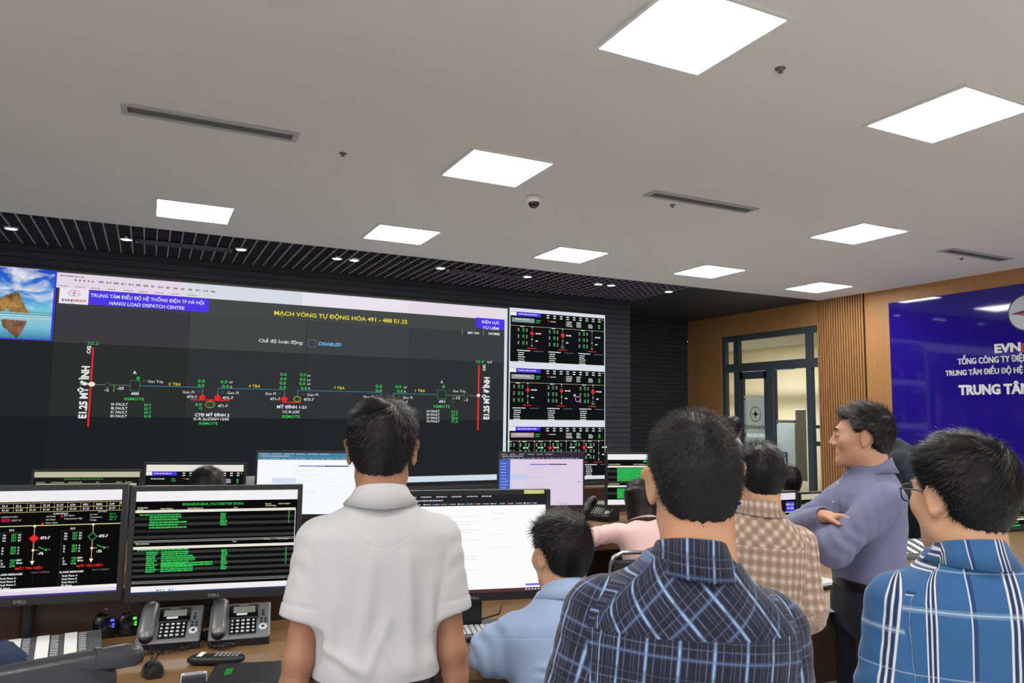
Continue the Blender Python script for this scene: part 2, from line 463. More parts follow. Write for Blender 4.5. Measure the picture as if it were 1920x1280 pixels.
# ------------------------------------------------------------------ ceiling fittings
M_LAMP = emat((1, .985, .96), PANEL_POWER)
def panel_light(x, y, label, group='square ceiling light panels'):
    t = thing('ceiling_light', label, 'ceiling light', (x, y, CEIL), 0, group)
    f = MB(); s = .31
    for a in (-1, 1): f.box((a * s, 0, -.006), (.02, .64, .012), M_WHITE); f.box((0, a * s, -.006), (.6, .02, .012), M_WHITE)
    f.build('frame', t)
    d = MB(); d.box((0, 0, -.004), (.6, .6, .006), M_LAMP); d.build('diffuser', t)
PL = [(2.16, 2.60, 'largest square ceiling light panel, cut by the top edge of the photo'),
      (4.11, 2.66, 'square ceiling light panel at the upper right, cut by the right edge of the photo'),
      (2.17, 4.75, 'square ceiling light panel just before the dome camera'),
      (.28, 7.08, 'square ceiling light panel beside the dark grid, furthest to the left'),
      (2.17, 7.0, 'square ceiling light panel beside the dark grid, second from the left'),
      (4.115, 6.99, 'square ceiling light panel beside the dark grid, third from the left'),
      (6.06, 6.98, 'square ceiling light panel beside the dark grid, fourth from the left'),
      (8.08, 7.12, 'square ceiling light panel in the corner next to the oak wall'),
      (6.035, 4.83, 'square ceiling light panel near the right air slot, before the corner')]
for x, y, l in PL: panel_light(x, y, l)
for x in (-3.7, -1.75, .22, 4.11, 6.05):
    for y in (.4, -1.9, -4.2): panel_light(x, y, 'square ceiling light panel behind the photographer', 'ceiling light panels out of frame')
for y in (2.6,): panel_light(-1.75, y, 'square ceiling light panel behind the photographer', 'ceiling light panels out of frame')
def air_slot(cs, label):
    P = [onZ(*c, CEIL) for c in cs]; c = sum(P) / 4; L = abs(P[1][0] - P[0][0] + P[2][0] - P[3][0]) / 2; W = abs(P[3][1] - P[0][1] + P[2][1] - P[1][1]) / 2
    t = thing('air_vent', label, 'air vent', (c[0], c[1], CEIL), 0, 'long linear air slots in the white ceiling')
    f = MB(); e = W * .2
    mf = pmat('grey_vent_frame', rgb(178, 180, 178), .6)
    for a in (-1, 1): f.box((0, a * (W / 2 - e / 2), -.006), (L, e, .012), mf); f.box((a * (L / 2 - e / 2), 0, -.006), (e, W - 2 * e, .012), mf)
    f.build('frame', t)
    g = MB(); ms = pmat('grey_vent_blade', rgb(110, 114, 114), .6)
    g.box((0, 0, -.001), (L - 2 * e, W - 2 * e, .002), pmat('vent_dark', rgb(95, 100, 100), .8))
    for k in range(3): g.box((0, (k - 1) * (W - 2 * e) / 3, -.005), (L - 2 * e, .012, .008), ms)
    g.build('blades', t)
air_slot([(226, 193), (563, 246), (557, 262), (228, 213)], 'long grey air slot in the white ceiling at the left')
air_slot([(1231, 354), (1419, 391), (1397, 399), (1208, 365)], 'grey air slot in the white ceiling near the dome camera')
air_slot([(1786, 463), (1896, 484), (1872, 490), (1762, 470)], 'shadowy grey air slot in the ceiling close to the oak wall')
def sprinkler(px, py, label):
    p = onZ(px, py, CEIL); t = MB(); mt = pmat('sprinkler_metal', rgb(120, 116, 108), .35, .8)
    t.lathe((0, 0, 0), [(.026, 0), (.026, -.004), (.012, -.008), (.008, -.014), (.006, -.02), (.014, -.021), (.014, -.023), (.002, -.024)], mt, 16)
    tag(t.build('sprinkler', None, tuple(p)), label, 'sprinkler', 'small sprinkler heads in the ceiling')
sprinkler(643, 287, 'small round sprinkler head beside the left air slot')
sprinkler(1463, 128, 'small round sprinkler head between the two largest light panels')
sprinkler(1261, 384, 'small round sprinkler head just below the middle air slot')
sprinkler(1803, 484, 'small round sprinkler head beside the air slot near the oak wall')
p = onZ(1001, 369, CEIL)
t_ = thing('dome_camera', 'white dome security camera with dark bubble on the ceiling', 'camera', tuple(p))
b = MB(); b.lathe((0, 0, 0), [(.062, 0), (.064, -.02), (.06, -.04), (.05, -.05)], M_WHITE, 24); b.build('housing', t_)
b = MB(); b.lathe((0, 0, -.048), [(.047, 0), (.045, -.016), (.035, -.033), (.02, -.043), (.004, -.046)], M_GLOSSB, 24); b.build('bubble', t_)
DL = [(21, 429), (237, 449), (452, 468), (632, 485), (664, 488), (826, 503), (989, 519), (1122, 533), (1146, 535), (1254, 547)]
where = ['furthest left in the dark grid', 'left end of the dark slot diffuser', 'right end of the dark slot diffuser', 'left one of the pair in the middle of the grid',
         'right one of the pair in the middle of the grid', 'beside the second dark slot diffuser at its left', 'beside the second dark slot diffuser at its right', 'left one of the pair at the right end of the grid',
         'right one of the pair at the right end of the grid', 'alone in the plain dark ceiling at the right']
for (px, py), w_ in zip(DL, where):
    p = onZ(px, py, CEIL); t = thing('downlight', 'small round white downlight, ' + w_, 'downlight', (p[0], p[1], CEIL), 0, 'round downlights before the video wall')
    b = MB(); b.lathe((0, 0, 0), [(.062, .03), (.062, -.001), (.05, -.003), (.05, .01)], M_WHITE, 20); b.build('rim', t)
    b = MB(); b.lathe((0, 0, .003), [(.05, 0), (.05, -.005), (.03, -.006)], emat((1, .98, .94), 8), 20); b.build('lens', t)
def dark_slot(px0, py0, px1, py1, label):
    a, c = onZ(px0, py0, CEIL - .01), onZ(px1, py1, CEIL - .01); y = (a[1] + c[1]) / 2; L = c[0] - a[0]
    t = thing('slot_diffuser', label, 'air vent', ((a[0] + c[0]) / 2, y, CEIL - .02), 0, 'dark slot diffusers in the grid ceiling')
    m = pmat('slot_grey', rgb(90, 88, 100), .5)
    b = MB()
    for s_ in (-1, 1): b.box((0, s_ * .045, 0), (L, .012, .03), m); b.box((s_ * L / 2, 0, 0), (.02, .1, .03), m)
    b.build('frame', t)
    b = MB(); b.box((0, 0, .008), (L, .08, .01), M_BLACK); b.build('slot', t)
dark_slot(256, 451, 434, 467, 'dark slot diffuser in the grid ceiling above the left half of the video wall')
dark_slot(840, 506, 975, 519, 'dark slot diffuser in the grid ceiling above the right half of the video wall')
# ------------------------------------------------------------------ screens
cW, cBK, cGN, cRD, cYL = scol(238, 238, 240), scol(12, 12, 13), scol(60, 205, 90), scol(238, 40, 44), scol(228, 216, 60)
cPU, cTX, cGY, cLN = scol(76, 56, 232), scol(225, 228, 228), scol(58, 60, 62), scol(92, 120, 110)
cCY = scol(60, 128, 150)
def scada(cv, x, y, w, h, feeders=((.22, 'd'), (.54, 's'), (.86, 'n')), btn=(120, 140, 138), seed=1, top=True):
    """a feeder page of the control system, drawn small"""
    U = lambda u: x + u * w
    Vv = lambda v: y + v * h
    cv.rect(x, y, w, h, scol(17, 19, 20)); cv.layer()
    cv.rect(x, Vv(.92), w * .06, h * .075, scol(235, 235, 238)); cv.rect(U(.06), Vv(.92), w * .25, h * .075, cPU)
    cv.rect(U(.015), Vv(.79), w * .23, h * .09, scol(*btn))
    cv.rect(x, Vv(.715), w, h * .008, scol(170, 168, 130))
    cv.layer()
    cv.words(U(.08), Vv(.945), w * .2, h * .025, scol(200, 195, 250), seed, .9)
    for i in range(9):
        for j in range(2): cv.rect(U(.37 + i * .07), Vv(.955 - j * .045), w * .028, h * .02, cTX)
    cv.words(U(.05), Vv(.84), w * .16, h * .02, scol(210, 215, 214), seed + 1)
    cv.words(U(.26), Vv(.84), w * .05, h * .018, cGN, 3); cv.words(U(.26), Vv(.80), w * .05, h * .018, cGN, 4)
    cv.rect(U(.38), Vv(.84), w * .02, h * .018, cRD); cv.words(U(.41), Vv(.84), w * .06, h * .015, cTX, 3)
    for j in range(4): cv.words(U(.58), Vv(.86 - j * .03), w * .07, h * .015, cTX, seed + j); cv.words(U(.69), Vv(.86 - j * .03), w * .05, h * .015, cTX, seed + j + 9)
    cv.rect(U(.565), Vv(.86), w * .008, h * .012, cRD); cv.rect(U(.565), Vv(.80), w * .008, h * .012, cRD)
    for j in range(3): cv.words(U(.82), Vv(.83 - j * .03), w * .05, h * .015, cTX, j); cv.rect(U(.93), Vv(.83 - j * .03), w * .02, h * .018, cGN)
    cv.rect(U(.975), Vv(.955), w * .008, h * .02, cYL)
    for u, k in feeders:
        cv.rect(U(u) - w * .0015, Vv(.32), w * .003, h * .4, scol(150, 150, 125)); cv.layer()
        r = min(w, h) * .045
        if k == 'd': cv.diamond((U(u), Vv(.58)), r * 1.05, cRD)
        if k == 's': cv.rect(U(u) - r * .85, Vv(.58) - r * .85, r * 1.7, r * 1.7, cRD)
        if k == 'g':
            cv.diamond((U(u), Vv(.58)), r * 1.05, cGN); cv.layer(); cv.diamond((U(u), Vv(.58)), r * .85, cBK)
        if k == 's': cv.ring((U(u), Vv(.33)), w * .022, h * .055, w * .003, cLN)
        cv.words(U(u) + w * .035, Vv(.57), w * .06, h * .024, cTX, 5, .7); cv.words(U(u) + w * .035, Vv(.42), w * .035, h * .022, cTX, 6)
        for vv in (.71, .46, .33): cv.disc((U(u), Vv(vv)), w * .007, h * .012, cTX, 8)
        for j, vv in enumerate((.66, .635, .61, .53, .505, .48, .40, .375, .35)):
            cv.rect(U(u - .145), Vv(vv), w * .013, h * .009, cTX); cv.rect(U(u - .10), Vv(vv), w * .022, h * .011, cGN); cv.rect(U(u - .06), Vv(vv), w * .012, h * .009, cTX)
        cv.words(U(u - .12), Vv(.70), w * .04, h * .018, cTX, 2)
        cv.words(U(u - .05), Vv(.27), w * .11, h * .016, cRD, seed)
        cv.words(U(u - .15), Vv(.215), w * .13, h * .02, cTX, seed + 4, .95); cv.words(U(u + .02), Vv(.215), w * .1, h * .014, scol(110, 112, 115), seed + 5, .95)
        for j in range(5): cv.words(U(u - .14), Vv(.17 - j * .042), w * .07, h * .018, cTX, seed + j)

def loop_page(cv, PX):
    """the one-line diagram of the big window; PX turns a pixel of the photograph into the screen plane"""
    def T(px, py, s, hpx, m, w=None, bold=0.0, align='l', px1=None):
        x, z = PX(px, py); h = abs(PX(px, py - hpx)[1] - z)
        if px1 is not None: w = abs(PX(px1, py)[0] - x)
        cv.text(x, z, s, h, m, w=w, bold=bold, align=align)
    def R(px0, py0, px1, py1, m):
        a, c = PX(px0, py0), PX(px1, py1); cv.rect(min(a[0], c[0]), min(a[1], c[1]), abs(a[0] - c[0]), abs(a[1] - c[1]), m)
    def Lh(px0, px1, py, t, m):                       # level line starting at a pixel
        a = PX(px0, py); x1 = PX(px1, py)[0]; k = abs(PX(px0, py)[1] - PX(px0, py + t)[1]); cv.rect(a[0], a[1] - k / 2, x1 - a[0], k, m)
    def Lv(px, py0, py1, t, m):
        a, c = PX(px, py0), PX(px, py1); k = abs(PX(px, py0)[0] - PX(px + t, py0)[0]); cv.rect(a[0] - k / 2, c[1], k, a[1] - c[1], m)
    zt = PX(107, 510)[1]; xr = PX(948, 575)[0]; x0 = PX(107, 510)[0]
    zb = PX(850, 891)[1]
    z1 = PX(107, 538.5)[1]
    cv.layer()
    # tool bar in three panel tints
    xs = [x0, PX(350, 550)[0], PX(567, 560)[0], PX(766, 570)[0], xr + .03]
    for a, c, m in zip(xs, xs[1:], (scol(228, 214, 228), scol(214, 218, 228), scol(232, 226, 236), scol(228, 220, 228))): cv.rect(a, z1, c - a, zt - z1, m)
    cv.rect(xr - .012, zb, .045, zt - zb, scol(206, 222, 232)); cv.rect(x0, zb - .075, xr - x0 + .03, .075, scol(206, 222, 232))
    ztb = PX(420, 591)[1]; xb = PX(392, 560)[0]
    cv.rect(xb, ztb, PX(892, 610)[0] - xb, z1 - ztb, scol(70, 73, 71))
    cv.rect(x0, ztb, xb - x0, .004, scol(80, 82, 82)); cv.layer()
    g = scol(150, 140, 152)
    for i in range(5): T(140 + i * 8, 526 + i * .8, 'o', 4, scol(60, 52, 62), bold=.05)
    for i in range(16): cv.words(*PX(185 + i * 14, 530 + i * 1.2), .05, .022, scol(150, 150, 120) if i % 5 == 1 else g, i)
    for i in range(9): cv.words(*PX(111 + i * 30, 536 + i * 2.2), .12, .01, g, i + 3, .7)
    for i in range(6): cv.words(*PX(112 + i * 8, 517 + i * .7), .04, .014, g, i)
    # logo card and purple banners
    ca = PX(112, 540); cb = PX(165, 571)
    cv.rect(ca[0], PX(112, 568)[1], cb[0] - ca[0], z1 - PX(112, 568)[1], scol(236, 230, 236))
    cv.rect(cb[0], PX(165, 570.5)[1], xb - cb[0], PX(166, 543.5)[1] - PX(165, 570.5)[1], cPU)
    p0 = PX(892, 615); cv.rect(p0[0], p0[1], xr - .02 - p0[0], PX(892, 595)[1] - p0[1], cPU)
    cv.layer()
    c_ = PX(139, 549.5); cv.ring(c_, .058, .034, .004, scol(60, 60, 140))
    for k in range(4):
        a = k * math.pi / 2; rx, ry = (.062, .036)
        cv.poly([(c_[0] + .009 * math.cos(a + .8), c_[1] + .006 * math.sin(a + .8)), (c_[0] + rx * math.cos(a), c_[1] + ry * math.sin(a)), (c_[0] + .009 * math.cos(a - .8), c_[1] + .006 * math.sin(a - .8))], cRD if k % 2 == 0 else scol(150, 30, 70))
    T(116, 564, 'EVN', 4.5, scol(44, 40, 110), px1=134.5, bold=.03); T(135, 564.8, 'HANOI', 4.5, scol(190, 30, 60), px1=160.5, bold=.03)
    T(133, 568.3, 'LDC', 2, scol(60, 60, 90))
    T(170, 556, 'TRUNG TÂM ĐIỀU ĐỘ HỆ THỐNG ĐIỆN TP HÀ NỘI', 6.2, cTX, px1=383, bold=.015)
    T(205, 571, 'HANOI LOAD DISPATCH CENTRE', 6.2, cTX, px1=346, bold=.015)
    T(514, 590, 'MẠCH VÒNG TỰ ĐỘNG HÓA 491 - 488 E1.25', 7.6, cYL, px1=764, bold=.018)
    T(903, 605.5, 'ĐIỆN LỰC', 4.8, cTX, px1=936, bold=.02); T(905, 616.5, 'TỪ LIÊM', 4.8, cTX, px1=935, bold=.02)
    T(877, 625.5, 'MV OV', 4.2, cTX, px1=899, bold=.03); T(916, 627, 'HOME', 4.2, cTX, px1=937, bold=.03)
    Lv(867, 617, 627, 1, g); Lv(906, 619, 629, 1, g)
    T(485, 641, 'Chế độ hoạt động:', 6.2, cTX, px1=568, bold=.01)
    T(598, 647, 'DISABLED', 6, scol(120, 190, 240), px1=640, bold=.02)
    a = PX(586, 643.5); cv.ring(a, .065, .05, .006, scol(90, 116, 160), 32)
    # left busbar
    T(164, 645.5, '22.2', 5.5, cGN, px1=185)
    Lv(175, 651, 800, 3.2, cRD); Lv(898, 684, 806, 2.8, cRD)
    def TV(px, py0, py1, s, wpx, m, bold=.045):
        x, z0 = PX(px, py0); L = PX(px, py1)[1] - z0; h = abs(PX(px - wpx, py0)[0] - x); cv.text(x, z0, s, h, m, w=L, bold=bold, vert=True)
    TV(169.5, 663, 648, 'C42', 7, cTX); TV(161, 784, 686, 'E1.25 MỸ ĐÌNH', 14, cTX)
    TV(910, 695, 684, 'C41', 5, cTX); TV(916.5, 786, 707, 'E1.25 MỸ ĐÌNH', 10, cTX)
    T(892, 680, '22.4', 5.2, cGN, px1=907); T(914, 681, 'kV', 5, cTX, px1=923)
    yl = scol(120, 122, 100)
    Lh(172, 243, 720.5, 1.2, yl); Lh(836, 898, 740.5, 1.2, yl)
    Lh(263, 380, 723, 1.2, cCY); Lv(380, 728, 742, 1.4, cCY)
    Lh(409, 534, 727.5, 1.2, cCY); Lv(409, 727, 742, 1.4, cCY); Lv(534, 732, 744, 1.4, cCY)
    Lh(558, 715, 731.5, 1.2, cCY); Lv(558, 731, 742, 1.4, cCY); Lv(715, 737, 750, 1.4, cCY)
    Lh(738, 820, 737.5, 1.2, cCY); Lv(738, 737.5, 750, 1.4, cCY)
    def sq(px, py, r, m):
        a, c = PX(px - r, py + r), PX(px + r, py - r); w_ = .006
        cv.rect(a[0], a[1], c[0] - a[0], w_, m); cv.rect(a[0], c[1] - w_, c[0] - a[0], w_, m); cv.rect(a[0], a[1], w_, c[1] - a[1], m); cv.rect(c[0] - w_, a[1], w_, c[1] - a[1], m)
    def dm(px, py, rpx, m, hollow=None):
        c = PX(px, py); r = abs(PX(px + rpx, py)[0] - c[0]); cv.diamond(c, r, m)
        if hollow:
            cv.layer(); cv.diamond(c, r * .74, hollow)
    bg = scol(45, 47, 48)
    cv.layer()
    a = PX(172, 720); cv.disc(a, .033, .026, scol(240, 228, 206)); a = PX(897, 741); cv.disc(a, .026, .022, scol(240, 228, 206))
    sq(253, 723, 10, scol(56, 120, 76)); sq(828, 739.5, 8.5, scol(56, 140, 84))
    dm(202, 721, 7, scol(60, 110, 78), bg); dm(874, 741, 5, scol(60, 110, 78), bg)
    for px, py in ((379, 744.5), (408, 745), (533, 748), (714, 752.5), (738, 753)): dm(px, py, 7, cRD)
    Lh(357, 430, 749, 2, cRD); Lh(529, 564, 753.5, 2, cRD)
    a = PX(394, 758); cv.ring(a, .055, .042, .008, scol(176, 146, 44), 28); dm(394, 758, 6, scol(80, 120, 50), bg)
    a = PX(557, 748); cv.ring(a, .05, .038, .008, scol(160, 150, 44), 28); dm(557, 748, 6, scol(90, 130, 50), bg)
    T(249, 701, 'A', 6, cTX, px1=256, bold=.03); T(256, 712, '0', 6, cGN, px1=262, bold=.03)
    T(826, 718, 'A', 5, cTX, px1=830, bold=.03); T(829, 727, '0', 5, cGN, px1=834, bold=.03)
    for px, py in ((270, 714), (372, 734), (417, 735), (524, 737), (568, 739), (707, 743), (748, 743.5), (843, 732)):
        c = PX(px, py); cv.disc(c, .02, .018, scol(66, 66, 68))
    T(277, 717, 'Gen Trip', 5, cTX, px1=306); T(342, 737, 'Gen FI', 5, cTX, px1=364); T(426, 738.5, 'Gen FI', 5, cTX, px1=447); T(497, 740, 'Gen FI', 5, cTX, px1=517)
    T(576, 742, 'Gen FI', 5, cTX, px1=596); T(681, 745.5, 'Gen FI', 4.6, cTX, px1=700); T(755, 747, 'Gen FI', 4.6, cTX, px1=773); T(849, 735, 'Gen Trip', 4.6, cTX, px1=872)
    T(316, 722.5, '0 TBA', 5.5, cYL, px1=339); T(466, 726, '4 TBA', 5.5, cYL, px1=488); T(626, 729.5, '7 TBA', 5.2, cYL, px1=646); T(778, 734.5, '1 TBA', 5, cYL, px1=797)
    for px, py, px1 in ((371, 716.5, 384), (371, 725, 383), (413, 718, 426), (416, 726.5, 429), (525, 704, 537), (525, 712.5, 537), (524, 720.5, 536), (524, 729, 536), (562, 705, 573), (562, 713.5, 573), (561, 721.5, 572), (564, 730, 575),
                       (704, 726.5, 716), (704, 734.5, 716), (741, 727, 752), (744, 735.5, 755), (366, 760.5, 378)):
        T(px, py, '0.0', 5.3, cGN, px1=px1, bold=.015)
    T(373, 768, '0', 5.3, cGN, px1=379)
    for px, py, s_ in ((430, 718.5, 'kV'), (431, 727, 'A'), (576, 706, 'kV'), (576, 714.5, 'kV'), (576, 722, 'kV'), (577, 730, 'A'), (757, 728, 'kV'), (757, 736, 'A')): T(px, py, s_, 4.2, cTX)
    for px, py, s_, px1 in ((350, 746, '473-7', 369), (417, 748, '475-7', 437), (408, 763, '471-7', 427), (506, 750, '471-7', 525), (569, 751, '473-7', 588), (689, 755, '473-7', 706), (748, 756, '471-7', 764), (245, 740, '488', 260), (822, 755, '491', 834),
                            (195, 733, '-2', 204), (219, 730, '-25', 232), (869, 752, '-1', 876), (851, 748, '-15', 862)): T(px, py, s_, 5, cTX, px1=px1, bold=.015)
    for px, py, px1 in ((233, 750, 270), (373, 796, 408), (529, 783, 562), (813, 764, 843)): T(px, py, 'REMOTE', 5, cGN, px1=px1, bold=.01)
    T(365, 780, 'CTĐ MỸ ĐÌNH 2', 5.4, cTX, px1=430, bold=.03); T(362, 787.5, 'X-R-2x2500+1600', 5.2, cTX, px1=429, bold=.01)
    T(519, 765, 'MỸ ĐÌNH 1-21', 5.4, cTX, px1=574, bold=.03); T(530, 774, '1C-R-630', 5, cTX, px1=561, bold=.01)
    for i, (n_, v_) in enumerate((('IA FAULT', '33.9'), ('IB FAULT', '33.7'), ('IC FAULT', '35.7'), ('IN FAULT', '0.0'))):
        T(208.5 - i * .5, 759.8 + i * 7.4, n_, 4.8, cTX, px1=239.5 - i * .5, bold=.015); T(270, 761 + i * 7.2, v_, 4.8, cGN, px1=283, bold=.015)
    for i, (n_, v_) in enumerate((('IA FAULT', '27.5'), ('IB FAULT', '27.7'), ('IC FAULT', '28.4'), ('IN FAULT', '0.2'))):
        T(800, 772.5 + i * 6.3, n_, 4.2, cTX, px1=824, bold=.015); T(846, 773.5 + i * 6.1, v_, 4.4, cGN, px1=858, bold=.015)
    Lv(214, 722, 731, 1, cGN); Lv(849, 743, 750, 1, cGN)
    cv.text(*PX(211.5, 735), '×', .03, scol(150, 130, 110)); cv.text(*PX(848, 755), '×', .025, scol(150, 130, 110))

# ---- the video wall
vw = thing('video_wall', 'large video wall of seamless display panels showing a one-line network diagram', 'video wall', (0, YV, 0))
WX = lambda px, py: (onY(px, py, YV)[0], onY(px, py, YV)[2])
zTop, zBot = WX(500, 538)[1], WX(1134, 897)[1]
xR_ = WX(1134.5, 700)[0]
cols = [-3.65, -2.305, -.96, .385, 1.73, 3.075, 4.52, xR_]
rows = [zTop, WX(350, 653)[1], WX(95, 781)[1], zBot]
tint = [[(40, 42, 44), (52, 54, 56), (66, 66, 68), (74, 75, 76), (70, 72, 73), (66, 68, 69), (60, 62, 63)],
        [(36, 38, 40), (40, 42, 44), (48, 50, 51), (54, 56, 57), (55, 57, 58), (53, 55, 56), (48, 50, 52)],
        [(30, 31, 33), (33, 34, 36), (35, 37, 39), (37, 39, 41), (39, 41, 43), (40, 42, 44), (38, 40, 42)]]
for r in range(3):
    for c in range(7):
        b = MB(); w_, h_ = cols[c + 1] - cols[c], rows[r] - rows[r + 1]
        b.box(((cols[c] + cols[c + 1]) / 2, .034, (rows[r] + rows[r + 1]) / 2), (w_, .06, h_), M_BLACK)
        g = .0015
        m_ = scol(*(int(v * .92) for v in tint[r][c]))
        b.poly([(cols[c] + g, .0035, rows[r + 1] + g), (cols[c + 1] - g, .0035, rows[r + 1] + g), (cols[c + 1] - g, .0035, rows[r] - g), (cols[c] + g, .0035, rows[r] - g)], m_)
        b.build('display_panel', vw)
cv = Canvas((0, .002, 0), (1, 0, 0), (0, 0, 1), (0, -1, 0), .0012)
loop_page(cv, WX)
cv.mb.build('diagram_window', vw)
# stacked small windows at the right
cv = Canvas((0, .0005, 0), (1, 0, 0), (0, 0, 1), (0, -1, 0), .0012)
xa = WX(954, 700)[0]
cv.rect(xa, zBot, xR_ - xa, zTop - zBot - .004, scol(218, 222, 230)); cv.layer()
fx = [[(.22, 'd'), (.54, 's'), (.86, 'n')], [(.18, 'd'), (.53, 'd'), (.87, 's')], [(.10, 'n'), (.25, 'n'), (.41, 'd'), (.58, 'n'), (.77, 'd'), (.93, 'n')]]
for i, (ya_, yb_) in enumerate(((590, 681), (693, 787), (800, 893))):
    za, zb = WX(1045, ya_)[1], WX(1045, yb_)[1]
    k0 = cv.k; scada(cv, xa + .015, zb, xR_ - xa - .03, za - zb, fx[i], [(128, 150, 148), (150, 150, 152), (176, 160, 164)][i], i * 7 + 1)
c_ = WX(1082, 748); cv.layer(); cv.ring(c_, .045, .042, .009, scol(214, 160, 226)); cv.layer(); c2 = WX(1076, 741); cv.disc(c2, .02, .02, scol(190, 180, 190))
cv.mb.build('feeder_windows', vw)
# seaside photograph window at the left: sky, rock with an arch, wet sand
def sky_mat():
    m = bpy.data.materials.new('seaside_picture'); m.use_nodes = True; t = NT(m); t.n.clear()
    tc = t.new('ShaderNodeTexCoord').outputs['Object']
    sp = t.new('ShaderNodeSeparateXYZ'); t.l.new(tc, sp.inputs[0])
    z0, z1 = WX(50, 637)[1], WX(50, 504)[1]
    v = t.math('DIVIDE', t.math('SUBTRACT', sp.outputs[2], z0), z1 - z0)
    base = t.ramp(v, [(0.0, rgb(40, 120, 160)), (.18, rgb(120, 190, 214)), (.34, rgb(150, 200, 205)), (.36, rgb(60, 130, 160)), (.42, rgb(120, 200, 220)), (.6, rgb(50, 140, 214)), (1.0, rgb(30, 70, 190))])
    n = t.noise(2.6, 5, t.mapping(tc, (1, 1, 1.8)), .6, .4)
    f = t.math('MULTIPLY', t.ramp(n, [(.48, (0, 0, 0)), (.66, (1, 1, 1))]), t.math('GREATER_THAN', v, .44))
    col = t.mix(f, base, rgb(232, 236, 240))
    e = t.new('ShaderNodeEmission'); t.l.new(col, e.inputs[0]); o = t.new('ShaderNodeOutputMaterial'); t.l.new(e.outputs[0], o.inputs[0])
    m.cycles.emission_sampling = 'NONE'; return m
cv = Canvas((0, .0005, 0), (1, 0, 0), (0, 0, 1), (0, -1, 0), .0012)
xw = WX(103, 570)[0]; zw1 = WX(107, 510)[1] + .015; zw0 = WX(50, 637)[1]; xl = -3.0
cv.rect(xl, zw0, xw - xl, zw1 - zw0, scol(70, 60, 220)); cv.layer()
cv.rect(xl, zw0 + .012, xw - xl - .02, zw1 - zw0 - .012, sky_mat()); cv.layer()
def rockmat(nm, a, c):
    m = bpy.data.materials.new(nm); m.use_nodes = True; t = NT(m); t.n.clear()
    tc = t.new('ShaderNodeTexCoord').outputs['Object']
    e = t.new('ShaderNodeEmission'); t.l.new(t.ramp(t.noise(9, 5, tc, .65), [(.35, a), (.65, c)]), e.inputs[0]); o = t.new('ShaderNodeOutputMaterial'); t.l.new(e.outputs[0], o.inputs[0]); m.cycles.emission_sampling = 'NONE'; return m
mr, mr2 = rockmat('rock_picture', rgb(90, 66, 40), rgb(190, 148, 84)), rockmat('rock_mirror_picture', rgb(92, 60, 46), rgb(150, 110, 84))
def pt(L):
    r = random.Random(len(L)); out = []
    for a, c in zip(L, L[1:] + L[:1]):
        n = max(1, int(math.hypot(c[0] - a[0], c[1] - a[1]) / 3))
        for i in range(n): out.append(WX(a[0] + (c[0] - a[0]) * i / n + r.uniform(-1, 1) * (i > 0), a[1] + (c[1] - a[1]) * i / n + r.uniform(-1.2, 1.2) * (i > 0)))
    return out
cv.poly(pt([(-30, 581), (-8, 560), (6, 556), (12, 552), (24, 549), (31, 545), (36, 548), (42, 562), (47, 574), (54, 584), (57, 587.5), (30, 586), (17, 584.5), (15, 579), (9, 579), (7, 584), (-30, 581)]), mr)
cv.poly(pt([(2, 598), (51, 601), (46, 612), (38, 626), (33, 634), (26, 630), (16, 622), (5, 612)]), mr2)
for i in range(5): cv.rect(xl, WX(50, 588 + i * 2.2)[1], xw - xl - .03, .006, scol(200, 226, 230) if i % 2 == 0 else scol(110, 170, 190))
cv.mb.build('picture_window', vw)

# ------------------------------------------------------------------ blue name board on the right wall
M_BOARD = pmat('blue_acrylic', rgb(36, 20, 132), .05, spec=.5)
M_LETTER = pmat('white_letter', rgb(228, 228, 232), .4); M_LRED = pmat('red_letter', rgb(200, 24, 40), .4)
yb0 = onX(1667, 600, XR - .02)[1]; zb1 = onX(1667, 568, XR - .02)[2]; zb0 = onX(1900, 901, XR - .02)[2]
bd = thing('name_board', 'glossy blue acrylic name board with raised white letters on the oak wall', 'sign', (XR, yb0, 0))
b = MB(); b.box((-.012, -2.1, (zb0 + zb1) / 2), (.024, 4.2, zb1 - zb0), M_BOARD, bev=.003); b.build('board', bd)
XB = XR - .024
def letters(px, py, s, hpx, px1, sub, m=M_LETTER, bold=.02):
    a = onX(px, py, XB); h = onX(px, py - hpx, XB)[2] - a[2]; V, F, rim = glyphs(s, bold); Vs = glyphs(sub, bold)[0]
    w_ = a[1] - onX(px1, py, XB)[1]; x0 = V[:, 0].min(); sx = w_ / (Vs[:, 0].max() - x0); sy = h / .7
    f = [(-.036, a[1] - yb0 - (u - x0) * sx, a[2] + v * sy) for u, v in V]; k = [(-.022, q[1], q[2]) for q in f]; n = len(f)
    mb = MB(); mb.add(f + k, [list(q) for q in F] + [(e[1], e[0], n + e[0], n + e[1]) for e in rim], m); mb.build('raised_lettering', bd)
letters(1866, 661, 'EVN', 15.5, 1915.5, 'EVN', bold=.045); letters(1917.5, 659, 'HANOI', 15.5, 1986, 'HANOI', M_LRED, .045)
letters(1797, 683.5, 'TỔNG CÔNG TY ĐIỆN LỰC', 11, 1919, 'TỔNG CÔNG TY ĐIỆ')
letters(1774, 704.5, 'TRUNG TÂM ĐIỀU ĐỘ HỆ THỐNG', 9.6, 1919, 'TRUNG TÂM ĐIỀU ĐỘ HỆ')
letters(1799, 739.5, 'TRUNG TÂM', 17, 1917, 'TRUNG TÂ', bold=.045)
c_ = onX(1927, 586, XB); R_ = onX(1927, 586 - 35, XB)[2] - c_[2]
b = MB(); rt = Matrix.Translation((-.024, c_[1] - yb0, c_[2])) @ Matrix.Rotation(-math.pi / 2, 4, 'Y')
b.lathe((0, 0, 0), [(R_, 0), (R_, .012), (R_ * .93, .013)], pmat('emblem_rim', rgb(60, 64, 90), .3), 40, True, rt)
